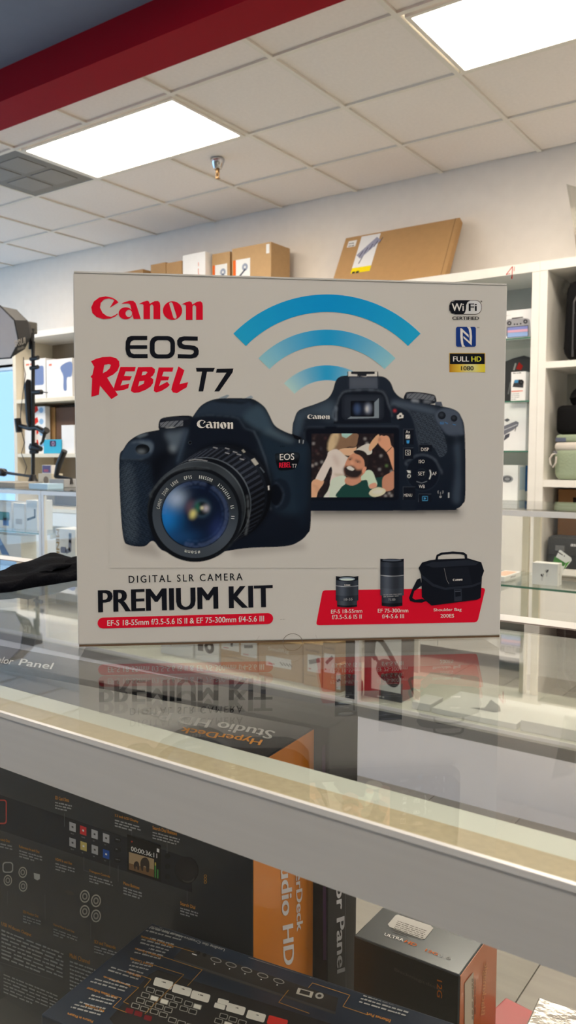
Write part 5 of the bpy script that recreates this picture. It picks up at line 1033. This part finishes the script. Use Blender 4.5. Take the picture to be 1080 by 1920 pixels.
b = MB(); b.tube([pole(33, 785), pole(36, 810)], .02, 10).tube([pole(36, 798), pole(55, 803), pole(70, 802), pole(84, 810), pole(88, 806)], [.013, .014, .014, .018, .02], 10).tube([pole(84, 812), pole(80, 828), pole(76, 833)], [.01, .008, .006], 8); b.build('friction_arm', blackm, stand)
b = MB(); b.tube([pole(58, 840), pole(64, 838), pole(77, 842)], [.018, .024, .014], 10); b.build('lower_clamp', blackm, stand)
b = MB(); b.tube([pole(44, 670), pole(45, 690), pole(48, 702), pole(44, 730), pole(39, 770), pole(38, 800), pole(46, 830), pole(40, 850), pole(50, 875), pole(46, 892)], .0022, 6); b.build('cable', blackm, stand)
b = MB(); a0, a1, a2 = at_y(-30, 882, Yp), at_y(8, 886, Yp), at_y(58, 893, Yp); b.tube([a0, a1, a1 + (a2 - a1) * .05, a2], [.024, .024, .009, .007], 10); b.build('boom', blackm, stand)
b = MB(); b.tube([pole(58, 655), pole(59, 632), pole(60, 616)], [.014, .016, .016], 10); b.build('tilt_head', blackm, stand)
sbx = empty('softbox', pole(58, 612)); tag(sbx, 'black softbox with white diffuser at the top of the light stand', 'softbox')
H3 = Vector(pole(52, 615)); C3 = H3 + Vector(-RT * .10 - FW * .20); C3.z = H3.z - .058; ax = (C3 - H3).normalized(); e1 = (Vector((0, 0, 1)) - ax * ax.z).normalized(); e2 = ax.cross(e1)
R_s = .15; ring_ = lambda c, r_: [c + (e1 * math.cos(t) + e2 * math.sin(t)) * r_ for t in [math.pi / 8 + k * math.pi / 4 for k in range(8)]]
r0, r1, r2 = ring_(H3, .028), ring_(H3 + (C3 - H3) * .45, .118), ring_(C3, R_s); b = MB(); b.add(r0 + r1 + r2, [(i + 8 * j, (i + 1) % 8 + 8 * j, (i + 1) % 8 + 8 + 8 * j, i + 8 + 8 * j) for j in (0, 1) for i in range(8)] + [tuple(range(7, -1, -1))]); b.build('shell', mat('black_softbox_cloth', (30, 31, 34), .6), sbx)
r3, r4 = ring_(C3 + ax * .002, R_s * .99), [C3 + ax * .018]; b = MB(); b.add(r3 + r4, [(i, (i + 1) % 8, 8) for i in range(8)]); b.build('diffuser', mat('white_diffuser_cloth', (226, 224, 230), .8), sbx)
b = MB(); b.tube(r2 + [r2[0]], .005, 6); b.build('rim', blackm, sbx)
b = MB(); b.bx(H3.x - .012, H3.x + .05, H3.y - .03, H3.y + .03, H3.z - .035, H3.z + .03, .006); b.build('lamp_head', mat('grey_lamp_head', (76, 74, 70), .5), sbx)
def to_px(q):
    d = np.array(q) - EYE; k = d @ FW; return np.array((540 + FPX * (d @ RT) / k, 960 - FPX * (d @ UP) / k))
best = min(((np.linalg.norm(to_px((A[i] + A[(i + 1) % 8] + B[i] + B[(i + 1) % 8]) / 4) - np.array((38, 646))), A[i], A[(i + 1) % 8], B[i]) for A, B in ((r0, r1), (r1, r2)) for i in range(8)), key=lambda q: q[0])
p = Print(PixMap(best[1], (best[2] - best[1]).cross(best[3] - best[1])), .0012); p.text('SIRUI', (28, 651), (48, 644), (27, 639), C_(214, 208, 204), 1, .02); p.text('studio', (33, 657), (46, 653), (33, 651), C_(190, 186, 182), 1, .01); p.build('lettering', sbx)
# folding arm stand and small boxes on the far counter
Q0 = at_y(126, 912, 2.88); Yq = Q0[1]; arm = empty('arm_stand', (Q0[0], Yq, FZ)); tag(arm, 'small black folding arm stand on the far counter beside the camera box', 'stand')
b = MB(); a = at_y(106, 908, Yq); c = at_y(134, 913, Yq); b.bx(a[0], c[0], Yq - .05, Yq + .05, FZ + .0004, FZ + .045, .004); b.build('base', mat('grey_stand_base', (170, 172, 176), .4), arm)
b = MB(); b.tube([at_y(104, 893, Yq), at_y(118, 896, Yq), at_y(133, 899, Yq), at_y(134, 908, Yq)], .011, 8); b.build('foot_bar', blackm, arm)
b = MB(); b.tube([at_y(105, 893, Yq), at_y(110, 872, Yq), at_y(121, 845, Yq)], [.013, .017, .017], 10); b.build('upright', blackm, arm)
SB = 'small boxes on the far counter'
def on_counter(name, lb, xl, xr, yb, yt, mt, dp=.07, pr=None, dp_y=2.88):
    a = [0, dp_y]; o = px_carton(name, lb, 'box', xl, xr, yb, yt, a[1], dp, mt, SB, zb=FZ + .0003)
    if pr: w_, d_, h_ = o['_s']; p = Print(face(o, 'front'), .0004); pr(p, w_, h_); p.build('front_print', o)
    return o
o1 = on_counter('card_box', 'cream box on the far counter right of the light stand', 72, 96, 904, 888, creamm, .08, lambda p, w_, h_: (p.poly(ell(.6 * w_, .5 * h_, .2 * w_, .3 * h_, 12), C_(150, 140, 130), 1)))
w_, d_, h_ = o1['_s']; zt = FZ + h_ + .0006; o2 = px_carton('card_box', 'violet print box on top of the cream box', 'box', 79, 96, 888, 872, o1.matrix_basis.translation.y - .03, .05, boxw, SB, zb=zt); w_, d_, h_ = o2['_s']; p = Print(face(o2, 'front'), .0004); p.rect(.05 * w_, .1 * h_, .95 * w_, .95 * h_, C_(120, 120, 170), 0); p.rect(.2 * w_, .2 * h_, .7 * w_, .5 * h_, C_(196, 120, 150), 1); p.build('front_print', o2)
on_counter('tray', 'pale blue tray on the front of the far counter below the light stand', 54, 89, 916, 907, mat('pale_blue_plastic', (180, 214, 240), .4), .1, None, 2.6)
on_counter('mat_board', 'grey board lying on the far counter under the boom', -40, 28, 913, 904, mat('grey_board', (168, 164, 156), .6), .2, None, 2.7)
# ================================================================ goods on the wall shelves
G3 = [1.174 + z for z in (.658, .319, .048, -.231)]
rc = px_carton('remote_box', 'white box printed with a grey drone remote on the top glass shelf', 'box', 925, 997, 636, 582, 4.42, .07, boxw, 'drone boxes on the glass shelves', zb=G3[0] + .0003)
pmx = PixMap((0, 4.42, 0), (0, -1, 0)); p = Print(pmx, .0004); kr = crop(900, 480, 5.333); gg = C_(158, 158, 162)
p.poly(kr(catmull([(245, 800), (250, 690), (268, 640), (320, 628), (440, 622), (485, 630), (500, 660), (508, 790), (500, 805)], 4)), gg, 0); p.poly(kr([(270, 712), (484, 692), (484, 805), (270, 822)]), C_(58, 58, 66), 1)
p.strip(kr([(275, 717), (478, 698)]), kr([(275, 765), (478, 748)]), np.array([C_(130, 140, 200)] * 2), 2); p.strip(kr([(275, 745), (478, 728)]), kr([(275, 770), (478, 755)]), np.array([C_(220, 170, 190)] * 2), 3); p.strip(kr([(275, 768), (478, 752)]), kr([(275, 815), (478, 800)]), np.array([C_(150, 176, 222)] * 2), 3)
for (u, v) in ((293, 672), (454, 655)): p.ring(*kr([(u, v)])[0], 1.6, 4.2, C_(60, 60, 64), 2, 16)
p.poly(kr([(318, 620), (430, 607), (430, 617), (318, 630)]), C_(24, 24, 26), 2); 
for (u, v) in ((345, 683), (372, 682), (406, 677)): p.poly(ell(*kr([(u, v)])[0], 1.6, 1.6, 8), C_(50, 50, 54), 2)
p.text('dji', *kr([(240, 605), (268, 602), (240, 594)]), GZr, 2, .02); p.text('RC 2', *kr([(275, 601), (308, 598), (275, 592)]), LG, 2); p.build('front_print', rc)
pouch = empty('black_pouch', (at_y(970, 750, 4.55)[0], 4.55, G3[1])); tag(pouch, 'black pouch with red tag behind the small white camera box', 'pouch')
pmp = PixMap((0, 4.53, 0), (0, -1, 0)); q = kr([(235, 1452), (240, 1060), (340, 1020), (440, 995), (520, 1035), (560, 1070), (560, 1452)]); b = MB(); pts = [Vector(pmp(x, y)) for x, y in q]
for v in pts: v.z = max(v.z, G3[1] + .0005)
b.prism(pts, (0, .1, 0)); b.build('body', mat('black_pouch_cloth', (40, 42, 44), .7), pouch); p = Print(pmp, .0008); p.poly(kr([(360, 1130), (390, 1060), (430, 1100), (410, 1140)]), C_(150, 40, 36), 1); p.poly(kr([(330, 1140), (350, 1070), (365, 1075), (345, 1145)]), C_(150, 150, 146), 1); p.poly(kr([(275, 1380), (300, 1260), (312, 1262), (290, 1382)]), C_(110, 112, 112), 1); p.build('tag', pouch)
mc = px_carton('action_camera_box', 'small white box with a grey camera print in front of the black pouch', 'box', 957.5, 985, 750, 697, 4.40, .06, boxw, 'drone boxes on the glass shelves', zb=G3[1] + .0003)
pm2 = PixMap((0, 4.40, 0), (0, -1, 0)); p = Print(pm2, .0004); p.poly(kr([(325, 1310), (345, 1240), (400, 1235), (437, 1250), (432, 1318)]), C_(62, 64, 68), 1); p.poly(kr([(345, 1240), (385, 1240), (380, 1268), (342, 1268)]), C_(70, 140, 190), 2); p.ring(*kr([(412, 1262)])[0], 2, 5, C_(40, 40, 44), 2, 14); p.build('front_print', mc); p = Print(pm2, .0004); p.poly(kr([(313, 1350), (428, 1343), (428, 1352), (313, 1360)]), C_(222, 120, 96), 1); p.dashes(*kr([(316, 1385), (395, 1378)]), (0, 3.4), 4, LG, 1, .4, 3, 5); p.dashes(*kr([(328, 1178), (440, 1170)]), (0, 3), 1, MG, 1, .6, 6, 4); tag(p.build('caption_print', mc), kind='stuff')
db = px_carton('drone_box', 'large white box with a folded grey drone printed on it', 'box', 915, 985, 846, 757, 4.43, .14, boxw, 'drone boxes on the glass shelves', zb=G3[2] + .0003)
pm3 = PixMap((0, 4.43, 0), (0, -1, 0)); p = Print(pm3, .0004); p.poly(kr([(200, 1760), (240, 1700), (360, 1650), (388, 1665), (380, 1700), (330, 1740), (240, 1790)]), C_(120, 122, 132), 1); p.poly(kr([(235, 1850), (250, 1790), (300, 1770), (290, 1810)]), C_(80, 82, 92), 1); p.poly(kr([(240, 1640), (275, 1622), (300, 1640), (270, 1660)]), C_(90, 92, 98), 1); p.line(kr([(240, 1740), (370, 1685)]), 1.5, C_(196, 198, 204), 2); p.line(kr([(350, 1750), (362, 1700)]), 1.4, C_(90, 92, 98), 2); p.build('front_print', db)
wb = px_carton('drone_box', 'white box with a blue side and a rotor print on the lowest glass shelf', 'box', 905, 970, 941, 872, 4.43, .16, boxw, 'drone boxes on the glass shelves', zb=G3[3] + .0003)
pm4 = PixMap((0, 4.43, 0), (0, -1, 0)); p = Print(pm4, .0004); ko = crop(900, 820, 4.8); p.poly(ell(*ko([(245, 375)])[0], 11, 7, 20), C_(150, 152, 156), 1); p.ring(*ko([(245, 375)])[0], 5, 8, C_(90, 92, 98), 2, 18, .6); p.build('front_print', wb)
w_, d_, h_ = wb['_s']; p = Print(face(wb, 'right'), .0004); p.rect(.75 * d_, .25 * h_, .98 * d_, .99 * h_, C_(30, 110, 190), 0); p.rect(.2 * d_, .3 * h_, .75 * d_, .95 * h_, C_(196, 212, 226), 0); p.build('side_print', wb)
# red mark on the shelf header
p = Print(PixMap((0, SF - .002, 0), (0, -1, 0)), .0006); rd = C_(190, 40, 36); p.line(kr([(262, 185), (325, 105), (318, 225)]), 1.4, rd, 1); p.line(kr([(262, 185), (300, 175)]), 1.2, rd, 1); p.line(kr([(345, 108), (340, 150)]), 1.0, rd, 1); p.line(kr([(322, 190), (318, 225)]), 2.2, rd, 1); p.build('red_mark', units[3])
# bags in the right unit
bagm = mat('black_bag_nylon', (12, 12, 14), .8, spec=.15, bump=(120, .2)); ZS1, ZS2, ZS3 = 1.174 + .518, 1.174 - .109, 1.174 - .583
def soft_block(x0, x1, y0, y1, z0, z1, r_, taper=0.0, seg=4, M=None):
    bm = bmesh.new(); bmesh.ops.create_cube(bm, size=1)
    for q in bm.verts:
        t = (q.co.z + .5) * taper; q.co = Vector(((x0 + x1) / 2 + q.co.x * (x1 - x0) * (1 - t), (y0 + y1) / 2 + q.co.y * (y1 - y0) * (1 - t), (z0 + z1) / 2 + q.co.z * (z1 - z0)))
    bmesh.ops.bevel(bm, geom=bm.edges[:], offset=r_, segments=seg, profile=.5, affect='EDGES'); b = MB(M); b.bm(bm); return b
x_ = at_y(1051, 600, 4.36)[0]; bp = empty('backpack', (x_ + .2, 4.52, ZS1)); tag(bp, 'tall black backpack in the upper cubby at the right edge', 'backpack', 'camera bags on the wall shelf')
soft_block(x_, x_ + .40, 4.36, 4.68, ZS1 + .0005, ZS1 + .43, .07, .05).build('body', bagm, bp, True); soft_block(x_ + .06, x_ + .34, 4.345, 4.40, ZS1 + .04, ZS1 + .25, .025).build('front_pocket', bagm, bp, True)
b = MB(); b.tube([(x_ + .07 + .03 * k, 4.352, ZS1 + .02) for k in (0,)] + [(x_ + .07, 4.352, ZS1 + .3), (x_ + .11, 4.38, ZS1 + .4)], .006, 6); b.build('zip_piping', mat('dark_grey_zip', (52, 53, 56), .5), bp)
b = MB(); b.tube([(x_ + .16, 4.5, ZS1 + .415), (x_ + .17, 4.5, ZS1 + .45), (x_ + .23, 4.5, ZS1 + .45), (x_ + .24, 4.5, ZS1 + .415)], .01, 8); b.build('handle', bagm, bp)
# green-grey bag below with black bag on it
xg = at_y(1041, 860, 4.40)[0]; hg = at_y(1060, 829, 4.40)[2] - ZS2; gbg = empty('shoulder_bag', (xg + .16, 4.5, ZS2)); tag(gbg, 'sage green shoulder bag with pale top band in the middle cubby', 'bag', 'camera bags on the wall shelf')
grn = mat('sage_canvas', (150, 164, 140), .85, bump=(90, .3)); soft_block(xg, xg + .34, 4.38, 4.66, ZS2 + .0005, ZS2 + hg * .86, .035, -.03).build('body', grn, gbg, True)
soft_block(xg - .002, xg + .342, 4.376, 4.664, ZS2 + hg * .76, ZS2 + hg, .02).build('band', mat('pale_canvas_band', (206, 200, 192), .8), gbg, True)
b = MB(); a = at_y(1044, 850, 4.35); b.tube([a, at_y(1036, 852, 4.35), at_y(1031, 860, 4.35), at_y(1032, 870, 4.35), at_y(1037, 876, 4.35), at_y(1042, 868, 4.35), at_y(1043, 856, 4.35)], .005, 8); b.build('strap_loop', MATS['pale_canvas_band'], gbg); b = MB(); b.tube([a, at_y(1040, 846, 4.35), at_y(1038, 848, 4.35)], .007, 8); b.build('ring', chrome, gbg)
zt = ZS2 + hg + .0006; hl = at_y(1060, 815, 4.40)[2] - zt; pch = empty('padded_case', (xg + .18, 4.5, zt)); tag(pch, 'flat sage green case lying on top of the sage bag', 'case', 'camera bags on the wall shelf')
soft_block(xg + .005, xg + .34, 4.385, 4.65, zt, zt + hl, .012).build('body', grn, pch, True); soft_block(xg + .003, xg + .06, 4.383, 4.40, zt + .001, zt + hl * .6, .004).build('corner_patch', mat('slate_patch', (90, 98, 120), .7), pch)
zt2 = zt + hl + .0006; xb = at_y(1043, 780, 4.40)[0]; h2 = at_y(1078, 722, 4.40)[2] - zt2; bb = empty('camera_bag', (xb + .17, 4.5, zt2)); tag(bb, 'black camera bag with red badge on top of the sage case', 'bag', 'camera bags on the wall shelf')
soft_block(xb, xb + .34, 4.385, 4.65, zt2, zt2 + h2 * .6, .03).build('body', bagm, bb, True); soft_block(xb + .05, xb + .33, 4.40, 4.64, zt2 + h2 * .5, zt2 + h2, .07).build('lid', bagm, bb, True)
soft_block(xb + .15, xb + .175, 4.379, 4.386, zt2 + h2 * .4, zt2 + h2 * .52, .002).build('badge', mat('red_badge', (150, 30, 44), .5), bb)
# lower cubby: kraft box and black bag
xk = at_y(1052, 930, 4.55)[0]; kb = carton('kraft_box', 'brown carton behind the black bag in the lower right cubby', 'box', (xk + .2, 4.60, ZS3 + .0003), (.4, .2, .42), 0, mat('brown_carton', (140, 100, 62), .75)); w_, d_, h_ = kb['_s']; p = Print(face(kb, 'front'), .0004); p.rect(.2 * w_, .8 * h_, .9 * w_, .9 * h_, C_(40, 30, 26), 0); p.build('front_print', kb)
xs3 = at_y(1020, 1040, 4.38)[0]; hb = at_y(1050, 1005, 4.38)[2] - ZS3; mb = empty('messenger_bag', (xs3 + .2, 4.42, ZS3)); tag(mb, 'charcoal messenger bag with white lettering in the lower cubby', 'bag', 'camera bags on the wall shelf')
gb_ = mat('charcoal_nylon', (46, 48, 50), .7, bump=(120, .2)); soft_block(xs3 + .01, xs3 + .40, 4.36, 4.495, ZS3 + .0005, ZS3 + hb, .03, .04).build('body', gb_, mb, True); soft_block(xs3 + .03, xs3 + .38, 4.350, 4.37, ZS3 + hb * .42, ZS3 + hb * .97, .006).build('flap', gb_, mb, True); soft_block(xs3 + .07, xs3 + .12, 4.344, 4.352, ZS3 + hb * .55, ZS3 + hb * .72, .003).build('buckle', mat('grey_buckle', (96, 98, 100), .4), mb)
p = Print(PixMap((0, 4.35, 0), (0, -1, 0)), .001); p.text('as', (1069.5, 1024), (1080, 1025), (1070, 1019.5), C_(220, 220, 220), 1, .03); p.build('lettering', mb)

# ---- far left unit goods
FL = 'boxes on the far left wall shelf'; L1, L2, L3 = 1.174 + .492, 1.174 + .035, 1.174 - .42
for n_, (xl, xr, lb) in enumerate(((46, 86, 'white box with a blue camera print, next to the shelf side by the window'), (88, 136, 'white box with a blue handle print, second on the far left shelf'))):
    o = px_carton('gear_box', lb, 'box', xl, xr, 745, 673, 4.40, .2, boxw, FL, zb=L1 + .0003); w_, d_, h_ = o['_s']; p = Print(face(o, 'front'), .0004); bl_ = C_(120, 140, 186)
    p.poly(rrect(.4 * w_, .35 * h_, .92 * w_, .82 * h_, .02) if n_ == 0 else catmull([(.55 * w_, .8 * h_), (.98 * w_, .9 * h_), (.98 * w_, .55 * h_), (.8 * w_, .5 * h_), (.78 * w_, .2 * h_), (.66 * w_, .22 * h_), (.66 * w_, .55 * h_)], 4), bl_, 1); p.dashes((.1 * w_, .9 * h_), (.4 * w_, .9 * h_), (0, .02), 1, C_(226, 130, 110), 1, .8, n_, 2); p.build('front_print', o)
k1_ = px_carton('kraft_carton', 'brown carton on the second shelf beside the window side panel', 'box', 58, 65, 857, 764, 4.45, .2, kraft, FL, zb=L2 + .0003)
rw = px_carton('printed_pack', 'red and white printed pack standing between brown cartons at far left', 'pack', 65, 86, 857, 762, 4.41, .05, boxw, FL, zb=L2 + .0003); w_, d_, h_ = rw['_s']; p = Print(face(rw, 'front'), .0004)
for k in range(4): p.poly([(0, (.12 + .24 * k) * h_), (.4 * w_, (.2 + .24 * k) * h_), (.3 * w_, (.3 + .24 * k) * h_), (0, (.26 + .24 * k) * h_)], C_(216, 60, 50), 1); p.poly(ell(.65 * w_, (.2 + .24 * k) * h_, .2 * w_, .06 * h_, 12), C_(150, 190, 226), 1)
p.build('front_print', rw)
px_carton('kraft_carton', 'tall brown carton right of the red and white pack', 'box', 88, 104, 857, 764, 4.48, .2, kraft, FL, zb=L2 + .0003); px_carton('kraft_carton', 'dark brown carton on the second shelf next to the camera box edge', 'box', 106, 140, 857, 764, 4.48, .2, mat('dark_brown_carton', (112, 82, 64), .8), FL, zb=L2 + .0003)
Yc = 4.36; cy = px_carton('cyan_box', 'bright cyan box with a small camera print on the far left shelf', 'box', 82, 115, 857, 824, Yc, .06, mat('cyan_card', (20, 168, 206), .4), FL, zb=L2 + .0003); w_, d_, h_ = cy['_s']; p = Print(face(cy, 'front'), .0004); p.poly(rrect(.36 * w_, .5 * h_, .72 * w_, .92 * h_, .01), C_(70, 60, 90), 1); p.ring(.55 * w_, .7 * h_, .008, .02, C_(150, 130, 160), 2); p.build('front_print', cy)
px_carton('white_carton', 'plain white carton right of the cyan box', 'box', 116, 140, 857, 797, 4.37, .08, boxw, FL, zb=L2 + .0003); px_carton('white_carton', 'plain white carton behind the light stand on the far left shelf', 'box', 47, 62, 857, 806, 4.37, .05, boxw, FL, zb=L2 + .0003)

# ---- cartons on top of the wall shelves
TP = 'cartons on top of the wall shelves'; TZ = STOP + .0004
bx_ = [(435, 508, 460, 4.45, .22, kraft2, 'kraft carton with white and orange label, right end of the small cartons'), (398, 431, 474, 4.47, .2, kraft2, 'narrow kraft carton with an orange stripe left of the largest small carton'), (343, 385, 475, 4.42, .24, boxw, 'white carton standing among the brown cartons on the shelf top'), (312, 341, 491, 4.42, .24, kraft, 'brown carton directly left of the white carton on top'), (283, 311, 494, 4.42, .24, kraft, 'brown carton second left of the white carton on top'), (226, 268, 508, 4.42, .2, kraft, 'low brown carton at the left end on top of the shelves')]
for n_, (xl, xr, yt, Yf, dp, mt, lb) in enumerate(bx_):
    o = px_carton('shelf_top_carton', lb, 'box', xl, xr, 560, yt, Yf, dp, mt, TP, zb=TZ); w_, d_, h_ = o['_s']; p = Print(face(o, 'front'), .0004)
    if n_ in (0, 1):
        f = .5 if n_ == 0 else .9
        p.rect(.03 * w_, .35 * h_, f * w_ * .95, .8 * h_, sticker, 0); p.rect(.03 * w_, .35 * h_, (.03 + .15 * f) * w_, .8 * h_, C_(226, 110, 50), 1); p.ring(.68 * f * w_, .66 * h_, .008, .026, C_(150, 160, 180), 1, 14); p.line([(.35 * f * w_, .5 * h_), (.7 * f * w_, .62 * h_)], .012, C_(70, 76, 90), 2)
        p.build('front_label', o)
        if n_ == 0: p = Print(face(o, 'front'), .0004); p.rect(.88 * w_, .82 * h_, .96 * w_, .97 * h_, sticker, 1); p.build('corner_sticker', o)
    elif n_ == 2: p.dashes((.15 * w_, .42 * h_), (.5 * w_, .42 * h_), (0, .03), 1, C_(60, 64, 84), 1, 1.2, 2, 3); p.dashes((.72 * w_, .3 * h_), (.72 * w_, .85 * h_), (.012, 0), 2, C_(226, 150, 130), 1, .6, 4, 4); p.build('front_print', o)
# long flat carton leaning against the wall
Yb_, Yt_ = 4.50, 4.70
tl, tr = at_y(655, 456, Yt_), at_y(868, 419, Yt_); zt = (tl[2] + tr[2]) / 2; lean = math.atan2(Yt_ - Yb_, zt - STOP); Lh = math.hypot(Yt_ - Yb_, zt - STOP); th_ = .05
lg = empty('long_carton', ((tl[0] + tr[0]) / 2, Yb_, STOP + th_ * math.sin(lean) * 0 + .0015), rot=Matrix.Rotation(-lean, 4, 'X')); tag(lg, 'long flat brown carton leaning on the wall on top of the shelves', 'box', TP)
Wl = tr[0] - tl[0]; b = MB(mw(lg)); b.bx(-Wl / 2, Wl / 2, -th_, 0, th_ * math.tan(lean) * 0, Lh, .003); b.build('carton', kraft, lg)
b = MB(mw(lg)); b.bx(Wl / 2 - .03, Wl / 2 - .026, -th_ - .0006, -th_, .0, Lh); b.build('flap_seam', mat('dark_kraft_seam', (130, 98, 62), .8), lg)
R_ = np.array(mw(lg)); fO = R_[:3, :3] @ np.array((-Wl / 2, -th_, 0)) + R_[:3, 3]; Ml = FaceMap(fO, R_[:3, 0], R_[:3, 2]); p = Print(Ml, .0008); u0, u1 = .155 * Wl, .33 * Wl
p.rect(u0, .28 * Lh, u1, .97 * Lh, C_(226, 228, 232), 0); p.rect(u0, .28 * Lh, u1, .38 * Lh, C_(236, 214, 30), 1); p.line([(u0 + .03, .6 * Lh), (u1 - .01, .85 * Lh)], .05, C_(150, 152, 176), 1); 
for k in range(5): p.line([(u0 + .03 + .03 * k, (.58 + .05 * k) * Lh), (u0 + .045 + .03 * k, (.68 + .05 * k) * Lh)], .006, C_(80, 82, 100), 2)
p.line([(u0 + .06, .62 * Lh), (u0 + .04, .45 * Lh)], .008, C_(120, 122, 134), 1); p.dashes((u0 + .01, .31 * Lh), (u1 - .02, .31 * Lh), (0, .02), 1, C_(60, 60, 50), 2, .8, 3, 4); p.build('front_label', lg); p = Print(Ml, .0008); p.rect(.04 * Wl, .8 * Lh, .12 * Wl, .92 * Lh, C_(230, 230, 230), 0); p.dashes((.05 * Wl, .83 * Lh), (.11 * Wl, .83 * Lh), (0, .02), 2, C_(90, 90, 90), 1, .4, 4, 3); p.build('address_sticker', lg)
# clear bag hanging at the right edge on the shelf top
b = MB(); q = [(1062, 345), (1072, 348), (1100, 356), (1110, 480), (1082, 478), (1074, 420), (1068, 380)]; pts = [at_y(x, y, 4.5) for x, y in q]; b.prism(pts, (0, .05, 0)); pb = b.build('plastic_bag', glass_mat('clear_plastic', (236, 236, 232), .12)); tag(pb, 'clear plastic bag standing on the shelf top at the right edge', 'plastic bag')
